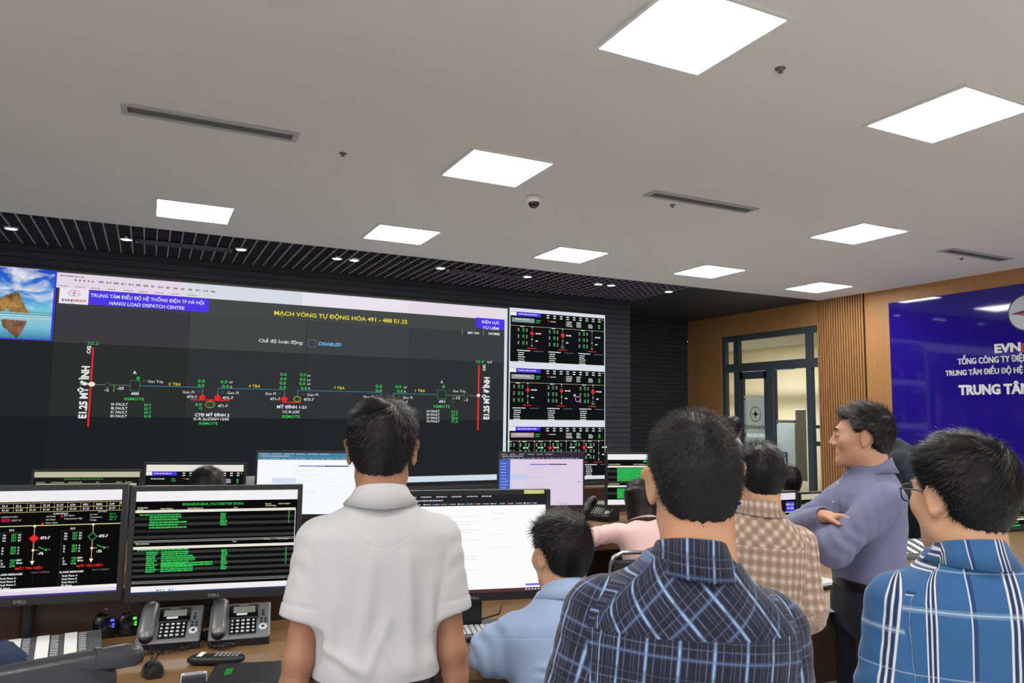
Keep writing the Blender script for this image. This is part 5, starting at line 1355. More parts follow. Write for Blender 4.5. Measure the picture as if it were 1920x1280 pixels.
def make_hair(parent, M, s, style, mat, res, strands, seed, top=.020, side=.011, whorl=(.01, -.06, .07), L=(.012, .032), spread=.35, width=.0012, nape=None, grey=None, hw=1.0):
    R, o = M; line = HAIRLINE[style]; F = Field()
    H = lambda *p: o + s * (R @ np.array(p, float))
    ly, lz = np.array([q[0] for q in line]), np.array([q[1] for q in line])
    def cap(X, Y, Z):
        px, py, pz = (X - o[0]) / s, (Y - o[1]) / s, (Z - o[2]) / s
        x = (px * R[0, 0] + py * R[1, 0] + pz * R[2, 0]) / hw; y = px * R[0, 1] + py * R[1, 1] + pz * R[2, 1]; z = px * R[0, 2] + py * R[1, 2] + pz * R[2, 2]
        x, y, z = np.broadcast_arrays(x, y, z)
        tt = np.clip((z - .01) / .09, 0, 1); th = side + (top - side) * tt * tt * (3 - 2 * tt)
        th = th - np.clip((.0 - z) / .07, 0, 1) * (side - .003) * (0 if style == 'bob' else 1)
        if style != 'bob': th = th * (.22 + .78 * np.clip((z - np.interp(y, ly, lz)) / .028, 0, 1))
        def el(c, r):
            u, v, w = (x - c[0]) / r[0], (y - c[1]) / r[1], (z - c[2]) / r[2]; k0 = np.sqrt(u * u + v * v + w * w) + 1e-9
            k1 = np.sqrt((u / r[0]) ** 2 + (v / r[1]) ** 2 + (w / r[2]) ** 2) + 1e-9; return k0 * (k0 - 1) / k1
        d = el((0, -.012, .018), (.0735, .093, .088)) 
        cyl = np.sqrt((x / .066) ** 2 + ((y + .028) / .07) ** 2) * .066 - .066 + .008
        cyl = np.maximum(cyl, z - .0)
        if style == 'bob': cyl = np.maximum(np.sqrt((x / .08) ** 2 + ((y + .02) / .085) ** 2) * .08 - .078, np.maximum(z - .03, -.16 - z))
        k = .03; t = np.clip(.5 + .5 * (d - cyl) / k, 0, 1); d = d * (1 - t) + cyl * t - k * t * (1 - t)
        lump = np.sin(x * 95 + seed) * np.sin(y * 80 + 1.3 * seed) * .0018 + np.sin(x * 160 + y * 60 + seed) * np.sin(z * 140) * .001
        d = d - th - lump * tt
        g = (np.interp(y, ly, lz) - z) * .8 + .003 * np.sin(x * 260 + 3 * np.sin(y * 190)) 
        ear = np.sqrt((np.abs(x) - .08) ** 2 * .4 + (y + .008) ** 2 + (z + .012) ** 2) - .033
        k = .008; a, b = d, g; t = np.clip(.5 - .5 * (a - b) / k, 0, 1); d = a * (1 - t) + b * t + k * t * (1 - t)
        if style != 'bob': d = np.maximum(d, -ear)
        return d * s
    c = H(0, -.012, .0 if style != 'bob' else -.04); r_ = .125 * s * (1.35 if style == 'bob' else 1)
    F.add(cap, c - r_, c + r_, .001)
    V, Q = F.run(res, pad=.01)
    V = relax(V, Q, 1); N = normals(V, Q)
    me = fast_mesh('hair', V, Q, [mat]); ob = link(bpy.data.objects.new('hair', me), parent)
    if strands:
        rs = np.random.RandomState(seed); P = (V - o) @ R / s; Nl = N @ R
        w = np.clip((P[:, 2] + .09) / .05, .1, 1); pick = rs.choice(len(V), strands, p=w / w.sum())
        p = P[pick] + rs.normal(size=(strands, 3)) * (res / s) * .35; n = Nl[pick]
        wv = np.array(whorl); t = p - wv; sw = np.cross(t, n) * .45
        t = t + sw + np.array([0, .02, -.02]) * np.clip(1 - p[:, 2:3] / .06, 0, 1)
        t = t - n * (t * n).sum(1)[:, None]; t /= np.linalg.norm(t, axis=1)[:, None] + 1e-6
        t = t + rs.normal(size=t.shape) * spread * .45
        hi = np.clip((p[:, 2] - .0) / .08, 0, 1); ln = (L[0] + (L[1] - L[0]) * hi) * rs.uniform(.6, 1.15, strands)
        ln = ln * np.clip((p[:, 2] + .085) / .04, .25, 1)
        lift = (spread * (.14 + .6 * hi)) * rs.uniform(.3, 1.2, strands)
        sd = np.cross(t, n); sd /= np.linalg.norm(sd, axis=1)[:, None] + 1e-6
        segs = 3; rows_ = []
        for i in range(segs + 1):
            f = i / segs; c_ = p - n * .0015 + t * (ln * f)[:, None] + n * (ln * (lift * f - .55 * f * f * (1 - spread)))[:, None] * 1.0 + n * float(.0035 * math.sin(math.pi * f * .8))
            wd = width * (1 - .75 * f) / 2
            rows_ += [c_ - sd * wd, c_ + sd * wd]
        VV = np.stack(rows_, 1).reshape(-1, 3); VV = o + s * (VV @ R.T)
        base = np.arange(strands)[:, None] * (2 * (segs + 1))
        QQ = np.concatenate([base + np.array([2 * i, 2 * i + 1, 2 * i + 3, 2 * i + 2]) for i in range(segs)])
        m2 = fast_mesh('hair_strands', VV, QQ, [mat])
        link(bpy.data.objects.new('hair_strands', m2), ob)
        if grey:
            me.materials.clear(); me.materials.append(grey[0]); m2.materials.append(grey[1]); mi = np.repeat((rs.uniform(size=strands) < grey[2] * np.clip((p[:, 1] + .02) / .06, 0.08, 1))[None].astype(np.int32), segs, 0).ravel(); m2.polygons.foreach_set('material_index', mi)
    return ob
def hand_prims(F, W, d, n, thumb, s, curl=.35, k=.006):
    """W wrist, d along the hand, n out of the palm, thumb = side of w=d x n on which the thumb sits"""
    W, d, n = (np.asarray(q, float) for q in (W, d, n)); d /= np.linalg.norm(d); n = n - d * (n @ d); n /= np.linalg.norm(n); w = np.cross(d, n) * thumb
    P = lambda a, b, c: W + s * (d * a + w * b + n * c)
    F.cone(P(-.02, 0, 0), P(.02, .0, 0), .024 * s, .024 * s, .015)
    for b in (-.026, -.009, .009, .026): F.cone(P(.015, b * .7, 0), P(.085 - .004 * abs(b * 40), b, 0), .013 * s, .0115 * s, .012)
    F.cone(P(.02, .02, .008), P(.05, .03, .012), .015 * s, .013 * s, .012)
    for b, l in ((.028, .068), (.0095, .076), (-.0095, .072), (-.027, .056)):
        a = P(.086 - .004 * abs(b * 40), b, 0); ang = curl * .5
        for i, q in enumerate((.45, .31, .24)):
            dd = d * math.cos(ang) + n * math.sin(ang); e = a + dd * l * q * s
            F.cone(a, e, (.0092 - i * .0008) * s, (.0086 - i * .0010) * s, k); a = e; ang += curl * 1.1
    a = P(.028, .03, .006); dd = d * .72 + w * .55 + n * .35; dd /= np.linalg.norm(dd); e = a + dd * .042 * s; F.cone(a, e, .0115 * s, .0102 * s, k)
    dd = d * .88 + w * .2 + n * .4; dd /= np.linalg.norm(dd); F.cone(e, e + dd * .034 * s, .010 * s, .0082 * s, k)

def cloth_attr(V, T, tab, arms, ds, dt):
    R, t = T; P = (V - t) @ R
    a = np.interp(P[:, 2], tab[:, 0], tab[:, 1]) + .012; x = np.clip(P[:, 0] / a, -1, 1); u = a * np.arcsin(x); yc = np.interp(P[:, 2], tab[:, 0], tab[:, 3])
    fr = P[:, 1] > yc; u = np.where(fr, np.sign(P[:, 0]) * a * math.pi - u, u)
    v = P[:, 2]
    # over the shoulders the cloth keeps running: measure along the slope
    su = np.zeros(len(V)); sv = np.zeros(len(V)); best = np.full(len(V), 9.)
    for S, E_, W in arms:
        for (p, q, off) in ((S, E_, 0), (E_, W, np.linalg.norm(E_ - S))):
            ax = q - p; L = np.linalg.norm(ax); ax = ax / L; k = (V - p) @ ax; kk = np.clip(k, 0, L); rad = V - p - kk[:, None] * ax; dist = np.linalg.norm(rad, axis=1)
            ref = np.array([0, 1., 0]); ref = ref - ax * (ref @ ax); ref /= np.linalg.norm(ref) + 1e-9; b2 = np.cross(ax, ref)
            if S[0] < 0: b2 = -b2
            ang = np.arctan2(rad @ b2, -(rad @ ref)); m = dist < best
            best = np.where(m, dist, best); su = np.where(m, ang * .06, su); sv = np.where(m, off + k, sv)
    return u, v, su, sv
def put_attr(me, name, A):
    at_ = me.attributes.new(name, 'FLOAT_VECTOR', 'POINT'); at_.data.foreach_set('vector', np.asarray(A, np.float32).ravel())

def plaid_mat(name, base, us, vs, yoke_rot=True, rough=.8, seams=(0, 0, 0), period=None, sleeve_same=True, weave=900):
    """checked cloth: base colour, stripes (position, half width, colour, strength) repeating in u and v; positions in metres"""
    m, t, b = new_mat(name)
    A = t.new('ShaderNodeAttribute', attribute_name='cloth_body'); B = t.new('ShaderNodeAttribute', attribute_name='cloth_sleeve')
    sa = t.new('ShaderNodeSeparateXYZ'); t.l.new(A.outputs['Vector'], sa.inputs[0]); sb = t.new('ShaderNodeSeparateXYZ'); t.l.new(B.outputs['Vector'], sb.inputs[0])
    msl = t.math('GREATER_THAN', sb.outputs[2], 0.0)
    yk = t.math('MULTIPLY', t.math('GREATER_THAN', sa.outputs[2], 0.0), t.math('SUBTRACT', 1.0, msl))
    sel = lambda q, f, g: t.math('ADD', t.math('MULTIPLY', f, t.math('SUBTRACT', 1.0, q)), t.math('MULTIPLY', g, q))
    u = sel(msl, sa.outputs[0], sb.outputs[0]); v = sel(msl, sa.outputs[1], sb.outputs[1])
    if yoke_rot:
        c = .7071; u2 = t.math('MULTIPLY', t.math('ADD', u, v), c); v2 = t.math('MULTIPLY', t.math('SUBTRACT', v, u), c)
        u = sel(yk, u, u2); v = sel(yk, v, v2)
    def stripes(coord, per, L):
        out = []
        f = t.math('PINGPONG', coord, per / 2) if False else t.math('SUBTRACT', t.math('MULTIPLY', t.math('FRACT', t.math('DIVIDE', t.math('ADD', coord, 50 * per), per)), per), 0.0)
        for pos, hw, col, k in L:
            d = t.math('ABSOLUTE', t.math('SUBTRACT', f, pos))
            n = t.new('ShaderNodeMapRange', interpolation_type='SMOOTHSTEP'); t.l.new(d, n.inputs[0]); n.inputs[1].default_value = hw * 1.25; n.inputs[2].default_value = hw * .7; n.inputs[3].default_value = 0; n.inputs[4].default_value = k
            out.append((n.outputs[0], col))
        return out
    col = None
    cur = base
    for f, c in stripes(u, *us) + stripes(v, *vs):
        cur = t.mix(f, cur, c)
    tc = t.new('ShaderNodeTexCoord').outputs['Object']
    cur = t.mix(t.math('MULTIPLY', t.noise(weave, 2, tc), .18), cur, (0, 0, 0))
    t.put(b.inputs['Base Color'], cur); b.inputs['Roughness'].default_value = rough; b.inputs['Sheen Weight'].default_value = .12; b.inputs['Specular IOR Level'].default_value = .25
    d1 = t.math('ABSOLUTE', sa.outputs[2]); n = t.new('ShaderNodeMapRange'); t.l.new(d1, n.inputs[0]); n.inputs[1].default_value = 0; n.inputs[2].default_value = .004; 
    d2 = t.math('ABSOLUTE', sb.outputs[2]); n2 = t.new('ShaderNodeMapRange'); t.l.new(d2, n2.inputs[0]); n2.inputs[1].default_value = 0; n2.inputs[2].default_value = .006
    h = t.math('ADD', t.math('ADD', t.math('MULTIPLY', n.outputs[0], .6), t.math('MULTIPLY', n2.outputs[0], .6)), t.math('MULTIPLY', t.noise(weave, 2, tc), .1))
    t.put(b.inputs['Normal'], t.bump(h, .35, .003)); return m

def ridge(P, a, b, w):
    """height of a soft fold along the segment a-b in the plane (x, z)"""
    q = P[:, (0, 2)]; a, b = np.array(a), np.array(b); ab = b - a; t = np.clip(((q - a) @ ab) / (ab @ ab), 0, 1); d = np.linalg.norm(q - a - t[:, None] * ab, axis=1)
    return np.exp(-(d / w) ** 2) * np.sin(math.pi * np.clip(t * .9 + .05, 0, 1)) ** .5

def person(label, c):
    """c: pos, az (facing, degrees clockwise from +y), H, and the options below"""
    s = c['H'] / 1.622; res = c.get('res', .006); rootz = c.get('z', 0.0)
    root = thing('person', label, 'person', (c['pos'][0], c['pos'][1], rootz), -math.radians(c['az']), None)
    tone = c.get('tone', (186, 138, 108)); skin = skin_mat(tone)
    # torso frame: rotation about the hips, then a shift
    posx = c['pos']
    for _it in (0, 1):
      hip = np.array([0, 0, .93]) * s; R = rotm(c.get('twist', 0), c.get('lean', 0), c.get('tilt', 0)); dz = c.get('drop', 0.0)
      sh = np.array([0, c.get('shift', 0.0), -dz]); T = (R, hip - R @ hip + sh)
      TP = lambda p: T[0] @ (np.asarray(p, float) * s) + T[1]
      nb = TP((0, -.014, 1.415)); ho = c.get('head', {})
      Rh = rotm(ho.get('yaw', 0), ho.get('pitch', 0), ho.get('roll', 0)); hs = ho.get('scale', 1.0) * s
      hc = nb + np.array([0, ho.get('fwd', .02) * s, 0]) + T[0] @ np.array([0, 0, .098 * s]) * ho.get('neck', 1.0); M = (Rh, hc)
      if 'top' in c and _it == 0:               # shift the figure so that the crown of the head stands where it should
        tx, ty, tz = c['top']; c['drop'] = dz + hc[2] + .122 * hs - tz
        a_ = -math.radians(c['az']); posx = (tx - (hc[0] * math.cos(a_) - hc[1] * math.sin(a_)), ty - (hc[0] * math.sin(a_) + hc[1] * math.cos(a_)))
        root.location = (posx[0], posx[1], rootz)
    tab = TORSO.copy(); tab[:, 1] *= c.get('wide', 1.0) * .95 * s; tab[:, 2] *= c.get('deep', 1.0) * s; tab[:, (0, 3)] *= s
    if 'slope' in c:                            # lower or raise the shoulder line
        tab[6:8, 0] += c['slope']; 
    sw = c.get('shoulder', .160)
    arms = []; hands = []
    for sx, key in ((-1, 'L'), (1, 'R')):
        A = c.get(key, {}); S = TP(A.get('S', (sx * sw, -.006, 1.288 + c.get('slope', 0))))
        E_ = (TP if A.get('tf') else lambda q: np.asarray(q, float) * s)(A.get('E', (sx * .205, -.02, 1.01)))
        W = (TP if A.get('tf') else lambda q: np.asarray(q, float) * s)(A.get('W', (sx * .215, .03, .80)))
        arms.append((S, E_, W)); hands.append((W, A.get('d', (W - E_)), A.get('n', (-sx, 0, 0)), A.get('thumb', None), A.get('curl', .4), A.get('hand', True)))
    # legs
    hz = .88 * s - (dz if c.get('sit') else 0)
    legs = []
    for sx in (-1, 1):
        if c.get('sit'):
            hp = T[0] @ (np.array([sx * .09, 0, .9]) * s) + T[1]; kn = np.array([sx * .12, hp[1] + .40 * s, hp[2] - .0]); an = np.array([sx * .12, kn[1] + .02, .09])
        else:
            hp = np.array([sx * .088, -.005, .86]) * s; st = c.get('step', 0.0) * sx; kn = np.array([sx * .1, .015 + st * .5, .47]) * s; an = np.array([sx * .11, -.02 + st, .09]) * s
        legs.append((hp, kn, an))
    # ---- body: one continuous skin
    F = Field()
    zt = lambda p, q, h: np.concatenate([np.arange(p, max(p + .1, min(a[1][2] for a in arms) - .25), h * 2.2), np.arange(max(p + .1, min(a[1][2] for a in arms) - .25), q + h, h)])
    lo = T[1] + np.array([-.3, -.35, .7]); hi = T[1] + np.array([.3, .45, 1.55])
    cor = np.array([TP((x, y, z)) for x in (-.2, .2) for y in (-.14, .14) for z in (.8, 1.46)]); lo, hi = cor.min(0), cor.max(0)
    F.add(torso_fn(tab, -.008, T, .80 * s, 1.45 * s), lo, hi, .03)
    for S, E_, W in arms:
        F.cone(S, E_, .041 * s, .033 * s, .035); F.cone(E_, E_ + (W - E_) * .3, .033 * s, .036 * s, .02); F.cone(E_ + (W - E_) * .3, W, .036 * s, .024 * s, .02)
    for (W, d, n, th, cu, on), sx in zip(hands, (-1, 1)):
        if on:
            d = np.asarray(d, float); n_ = np.asarray(n, float); w_ = np.cross(d / np.linalg.norm(d), n_); th = th if th is not None else (1 if w_[1] > 0 else -1)
            hand_prims(F, W, d, n_, th, s, cu)
    for hp, kn, an in legs:
        F.cone(hp, kn, .082 * s, .055 * s, .03); F.cone(kn, an, .054 * s, .036 * s, .03); F.cone(an - np.array([0, 0, .03]), an + np.array([0, .13 * s, -.055]), .035 * s, .025 * s, .02)
    F.cone(nb + np.array([0, 0, -.05]), hc + Rh @ np.array([0, -.03, -.06]) * hs, .056 * s * ho.get('hw', 1.0), .051 * s * ho.get('hw', 1.0), .03)
    head_prims(F, M, hs, ho.get('ears', 1.0), ho.get('jaw', 1.0), ho.get('hw', 1.0))
    V, Q = F.run(res, zt); V = relax(V, Q, 2, .4)
    link(bpy.data.objects.new('body', fast_mesh('body', V, Q, [skin])), root)
    HP = lambda *p: hc + hs * (Rh @ (np.array(p, float) * (ho.get('hw', 1.0), 1, 1)))
    # eyes and brows
    mw, mi_ = pmat('eye_white', rgb(225, 220, 214), .2), pmat('eye_dark', rgb(34, 22, 18), .15)
    for sx in (-1, 1):
        b = MB(); b.lathe((0, 0, 0), [(.0115 * math.cos(a), .0115 * math.sin(a)) for a in [math.radians(-85 + i * 14) for i in range(9)]] , mw, 14)
        b.lathe((0, 0, 0), [(.0118 * math.cos(a), .0118 * math.sin(a)) for a in [math.radians(60 + i * 9.5) for i in range(4)]], mi_, 14)
        Mx = Matrix.Translation(HP(sx * .031, .0805, .003)) @ Matrix(Rh.tolist()).to_4x4() @ Matrix.Rotation(-math.pi / 2, 4, 'X') @ Matrix.Scale(hs, 4)
        e = b.build('eye', root); e.matrix_local = Mx
        b = MB(); b.tube([HP(sx * .017, .0945, .022), HP(sx * .032, .0935, .027), HP(sx * .047, .083, .022)], [.0028 * hs, .0036 * hs, .0015 * hs], c['hairmat'], 6); b.build('eyebrow', root)
    # ---- hair
    h = c['hair']
    make_hair(root, M, hs, h.get('style', 'short'), c['hairmat'], h.get('res', res * .8), h.get('n', 0), h.get('seed', 1), hw=ho.get('hw', 1.0), **{k: v for k, v in h.items() if k not in ('style', 'res', 'n', 'seed')})
    # ---- shirt
    k = c['shirt']; slen = k.get('sleeve', 1.0); o = k.get('off', .012); z0 = k.get('hem', .96) * s
    F = Field(); grow = k.get('grow', ([.84, .99], [.022, .004]) if k.get('hem', .96) < .93 and not c.get('sit') else None); grow = list(zip(*grow)) if grow else None; grow = ([g[0] * s for g in grow], [g[1] for g in grow]) if grow else None
    ft = torso_fn(tab, o, T, z0, 1.398 * s, 2.5, grow)
    sl = []
    for S, E_, W in arms:
        r0, r1, r2 = (.041 + o) * s, k.get('cuff', .053) * s, k.get('wrist', .042) * s
        if slen <= .75:
            e = S + (E_ - S) * slen; ax = (E_ - S) / np.linalg.norm(E_ - S)
            sl.append(F.cone(S, e + ax * .06, r0, r1 + .012 * s, .045))
            F.cone(e - ax * .045, e + ax * .12, r1 - .008, r1 - .002, .004, 1)
            F.add(lambda X, Y, Z, e=e, ax=ax: -((X - e[0]) * ax[0] + (Y - e[1]) * ax[1] + (Z - e[2]) * ax[2]), e - .14, e + .14, .003, 1)
        else:
            f = min(1.0, (slen - .5) / .5); w = E_ + (W - E_) * f
            sl.append(F.cone(S, E_, r0, r1, .045)); sl.append(F.cone(E_, w, r1, r2 + (r1 - r2) * (1 - f), .03)); ax = (W - E_) / np.linalg.norm(W - E_)
            F.cone(w - ax * .012, w + ax * .03, .030 * s + (r1 - r2) * (1 - f) * .8, .030 * s + (r1 - r2) * (1 - f) * .8, .004, 1)
    F.add(ft, lo - .05, hi + .05, .055)
    V, Q = F.run(res); V = relax(V, Q, 3, .5); N = normals(V, Q)
    c3 = [V[:, i] for i in range(3)]; dtor = ft(*c3); dsl = np.min([f(*c3) for f in sl], 0)
    u, v, su, sv = cloth_attr(V, T, tab, arms, None, None); ms = dtor - dsl
    P = (V - T[1]) @ T[0] / s
    yk = (P[:, 2] - (k.get('yoke', 1.26) + k.get('yoke_tilt', 0) * P[:, 0] + .04 * np.clip(np.abs(P[:, 0]) - .08, 0, 1))); yk = np.where(P[:, 1] > .02, -1, yk)
    if k.get('halfmoon'): yk = np.where(P[:, 1] < -.03, .08 * (1 - np.sqrt((P[:, 0] / .092) ** 2 + ((P[:, 2] - 1.37) / .085) ** 2)), -1)
    body = np.clip(.5 - ms / .03, 0, 1)
    D = np.zeros(len(V)); back = np.clip(.5 - P[:, 1] / .06, 0, 1)
    for a, b_, w, amp in k.get('folds', []): D += ridge(P, a, b_, w) * amp * body * back
    for a, b_, w, amp in k.get('front', []): D += ridge(P, a, b_, w) * amp * body * (1 - back)
    D += wob(P, 22, 3) * k.get('noise', .0025) * body + wob(P * np.array([1, 1, .45]), 38, 5) * k.get('noise', .0025) * .6 * body
    LE = np.linalg.norm(arms[0][1] - arms[0][0])
    el = np.exp(-((sv - LE * .93) / .10) ** 2) if slen > .75 else np.exp(-((sv - .05) / .06) ** 2) * .5
    D += (1 - body) * (np.sin(sv * 115 + 2.2 * np.sin(su * 40) + su * 25) * .0034 * el + wob(P, 26, 9) * k.get('noise', .0025) * 1.2 + np.abs(np.sin(sv * 60 + su * 38)) * .002 * (slen > .75) - .001)
    D += np.exp(-(ms / .010) ** 2) * -.002
    if slen <= .75: D += (1 - body) * .0018 * (np.abs(sv - LE * slen + .034) < .004) * -1.0 + (1 - body) * .0012 * (sv > LE * slen - .03)
    if 'puff' in k: D += np.exp(-((P[:, 2] - k['puff'][0]) / k['puff'][2]) ** 2) * k['puff'][1] * (.7 + .5 * wob(P * np.array([1, 1, .2]), 45, 6)) * body
    V = V + N * D[:, None]
    me = fast_mesh('shirt', V, Q, [k['mat']]); put_attr(me, 'cloth_body', np.stack([u, v, yk * s], 1)); put_attr(me, 'cloth_sleeve', np.stack([su, sv, ms], 1))
    shirt = link(bpy.data.objects.new(k.get('name', 'shirt'), me), root)
    if k.get('collar', True):
        b = MB(); rows_ = []; n = 40; cz = k.get('collar_z', 1.395) ; ch = k.get('collar_h', .05); cw = k.get('collar_w', 1.0)
        for i in range(n + 1):
            th = math.radians(-160 + 320 * i / n); bk = (math.cos(th) + 1) / 2     # 0 angle = middle of the back
            fx_, fy = math.sin(th), -math.cos(th)
            zt_ = cz + ch * .75 - .036 * (1 - bk); zb_ = cz - ch * .42 + .005 * abs(math.sin(th)) - .045 * max(0.0, -math.cos(th))
            g = lambda rx, ry, z: TP((rx * cw * fx_, -.027 + ry * cw * fy + .022 * (1 - bk), z))
            rows_.append([g(.062, .064, zb_ + .02), g(.0605, .063, zt_ - .003), g(.0625, .065, zt_ + .002), g(.066, .068, zt_), g(.074, .075, (zt_ * .6 + zb_ * .4)), g(.094, .084 + .006 * bk, zb_), g(.088, .079, zb_ - .001), g(.068, .070, (zt_ * .5 + zb_ * .5))])
        nn = len(rows_[0]); Vv = [q for r in rows_ for q in r]; Ff = [(i * nn + j, i * nn + (j + 1) % nn, (i + 1) * nn + (j + 1) % nn, (i + 1) * nn + j) for i in range(n) for j in range(nn)]
        b.add(Vv, Ff, k.get('collar_mat', k['mat']), True); b.add(rows_[0], [list(range(nn))], k['mat']); b.add(rows_[-1], [list(range(nn))[::-1]], k['mat'])
        co = b.build('collar', shirt); VA = np.array([tuple(q) for q in Vv]); uu, vv_, _, _ = cloth_attr(np.array([v_.co for v_ in co.data.vertices]), T, tab, arms, None, None)
        put_attr(co.data, 'cloth_body', np.stack([uu * 1.3, vv_, np.full(len(uu), -1.)], 1)); put_attr(co.data, 'cloth_sleeve', np.stack([uu, vv_, np.full(len(uu), -1.)], 1))
    for nm, (zz, gap) in k.get('bands', {}).items():
        pass
    # ---- trousers and shoes
    tm = c.get('trousers', pmat('dark_trousers', rgb(26, 29, 38), .85, bump=(300, .1, .001))); F = Field()
    F.add(torso_fn(tab, .012, T, .80 * s, k.get('waist', .985) * s), lo - .05, hi + .05, .03)
    for hp, kn, an in legs:
        F.cone(hp, kn, .098 * s, .074 * s, .05); F.cone(kn, an, .074 * s, .060 * s, .03)
    V, Q = F.run(max(res, .008)); V = relax(V, Q, 3, .5); N = normals(V, Q)
    V = V + N * (wob(V * np.array([1, 1, .5]), 30, 11) * .004)[:, None]
    link(bpy.data.objects.new('trousers', fast_mesh('trousers', V, Q, [tm])), root)
    if c.get('belt', True) and (k.get('hem', .96) > .93 or c.get('sit')):
        b = MB(); rr = []
        zb = k.get('waist', .985) - .018
        for i in range(48):
            th = 2 * math.pi * i / 48; cs, sn = math.cos(th), math.sin(th); a = np.interp(zb, TORSO[:, 0], TORSO[:, 1]) * c.get('wide', 1) * .95; bb = np.interp(zb, TORSO[:, 0], TORSO[:, 2]) * c.get('deep', 1)
            q = lambda e, z: TP(((a + e) * math.copysign(abs(cs) ** .8, cs), -.004 + (bb + e) * math.copysign(abs(sn) ** .8, sn), z))
            rr.append([q(.012, zb - .018), q(.019, zb - .017), q(.019, zb + .017), q(.012, zb + .018)])
        nn = 4; Vv = [q for r in rr for q in r]; b.add(Vv, [(i * 4 + j, i * 4 + (j + 1) % 4, ((i + 1) % 48) * 4 + (j + 1) % 4, ((i + 1) % 48) * 4 + j) for i in range(48) for j in range(4)], pmat('black_belt', rgb(16, 16, 17), .3), False)
        b.build('belt', root)
    for hp, kn, an in legs:
        b = MB(); rr = []
        for f, w_, h_ in ((-.06, .02, .05), (-.05, .034, .085), (0, .037, .10), (.06, .04, .07), (.12, .046, .05), (.17, .042, .035), (.195, .02, .02)):
            rr.append([(an[0] + w_ * math.cos(a), an[1] + f, max(0, h_ * math.sin(a)) if math.sin(a) > 0 else 0) for a in [2 * math.pi * q / 14 for q in range(14)]])
        b.grid(rr, M_GLOSSB, True, True); b.add(rr[0], [list(range(14))], M_GLOSSB); b.add(rr[-1], [list(range(14))[::-1]], M_GLOSSB); b.build('shoe', root)
    return root, M, hs, HP, TP, shirt
# ------------------------------------------------------------------ the people in the room
M_HAIR = hair_mat('black_hair', (13, 12, 13), .34); M_HAIRM = hair_mat('matt_black_hair', (15, 15, 16), .45); M_HGREY = hair_mat('grey_hair', (120, 118, 116), .4); M_HBR = hair_mat('brown_black_hair', (30, 24, 24), .35)
def cloth(name, col, rough=.85, weave=700):
    return plaid_mat(name, rgb(*col), (1.0, []), (1.0, []), False, rough, weave=weave)
def pos(px, py, d):
    q = at(px, py, d); return (float(q[0]), float(q[1])), float(q[2])
def top(px, py, d): return tuple(float(v) for v in at(px, py, d))
# white polo shirt, seen from behind
p_, zt_ = pos(719, 752, 1.95)
person('man standing in a white polo shirt, seen from behind before the video wall', dict(
    pos=p_, top=top(719, 752, 1.95), az=13, H=zt_ - .012, res=.0055, hairmat=M_HAIR, tone=(158, 112, 86), wide=.97,
    head=dict(yaw=-6, pitch=4, ears=1.9), hair=dict(style='short', n=9000, seed=4, top=.024, side=.012, L=(.014, .036), spread=.4, whorl=(.012, -.05, .085)),
    shoulder=.150, L=dict(E=(-.188, -.03, 1.01), W=(-.205, .02, .78)), R=dict(E=(.188, -.03, 1.01), W=(.205, .02, .78)),
    shirt=dict(name='polo_shirt', mat=cloth('white_pique', (190, 190, 192), weave=1200), sleeve=.66, off=.014, cuff=.053, hem=.955, waist=.97, yoke=9, halfmoon=True, noise=.002, puff=(1.0, .012, .035),
               folds=[((-.02, 1.27), (-.05, 1.02), .020, .013), ((.06, 1.26), (.075, 1.0), .018, .014), ((-.10, 1.2), (-.12, 1.0), .018, .012), ((.02, 1.12), (-.03, .99), .014, .012), ((.12, 1.2), (.13, 1.02), .016, .011), ((-.13, 1.06), (-.04, 1.0), .012, .010), ((.0, 1.08), (.06, .98), .012, .009)])))
# dark blue check shirt, nearest
DK = plaid_mat('navy_check', rgb(32, 34, 50), (.056, [(.016, .0036, rgb(104, 132, 172), .65), (.016, .0013, rgb(170, 198, 226), .65), (.030, .0012, rgb(110, 116, 150), .5), (.004, .0012, rgb(110, 116, 150), .5), (.044, .0012, rgb(100, 104, 130), .5), (.05, .0012, rgb(100, 104, 130), .4), (.043, .008, rgb(22, 22, 32), .4)]),
               (.062, [(.02, .0040, rgb(80, 100, 140), .28), (.02, .0014, rgb(120, 140, 180), .35), (.037, .0012, rgb(96, 100, 130), .45), (.050, .0012, rgb(96, 104, 140), .4), (.048, .009, rgb(22, 22, 32), .4)]), True, .85)
p_, zt_ = pos(1300, 768, 1.34)
person('man in a navy blue check shirt with cropped black hair, nearest the camera', dict(
    pos=p_, top=top(1300, 768, 1.34), az=24, H=zt_ - .004, res=.005, hairmat=M_HAIRM, tone=(196, 146, 112), wide=1.03,
    tilt=5, shoulder=.152, head=dict(yaw=-4, pitch=3, roll=-3, ears=1.6, scale=1.0, hw=.97, neck=1.16), hair=dict(style='short', n=14000, seed=2, top=.012, side=.008, L=(.005, .011), spread=.9, width=.0008, whorl=(.0, -.065, .075)),
    shirt=dict(mat=DK, sleeve=1.0, off=.014, hem=.86, waist=.97, yoke=1.285, yoke_tilt=.06, noise=.0025, cuff=.055, wrist=.044, collar_h=.055, collar_w=.95,
               folds=[((-.15, 1.2), (-.06, 1.1), .02, .008), ((.12, 1.2), (.08, 1.0), .02, .008), ((0, 1.15), (0, .95), .02, .006)])))
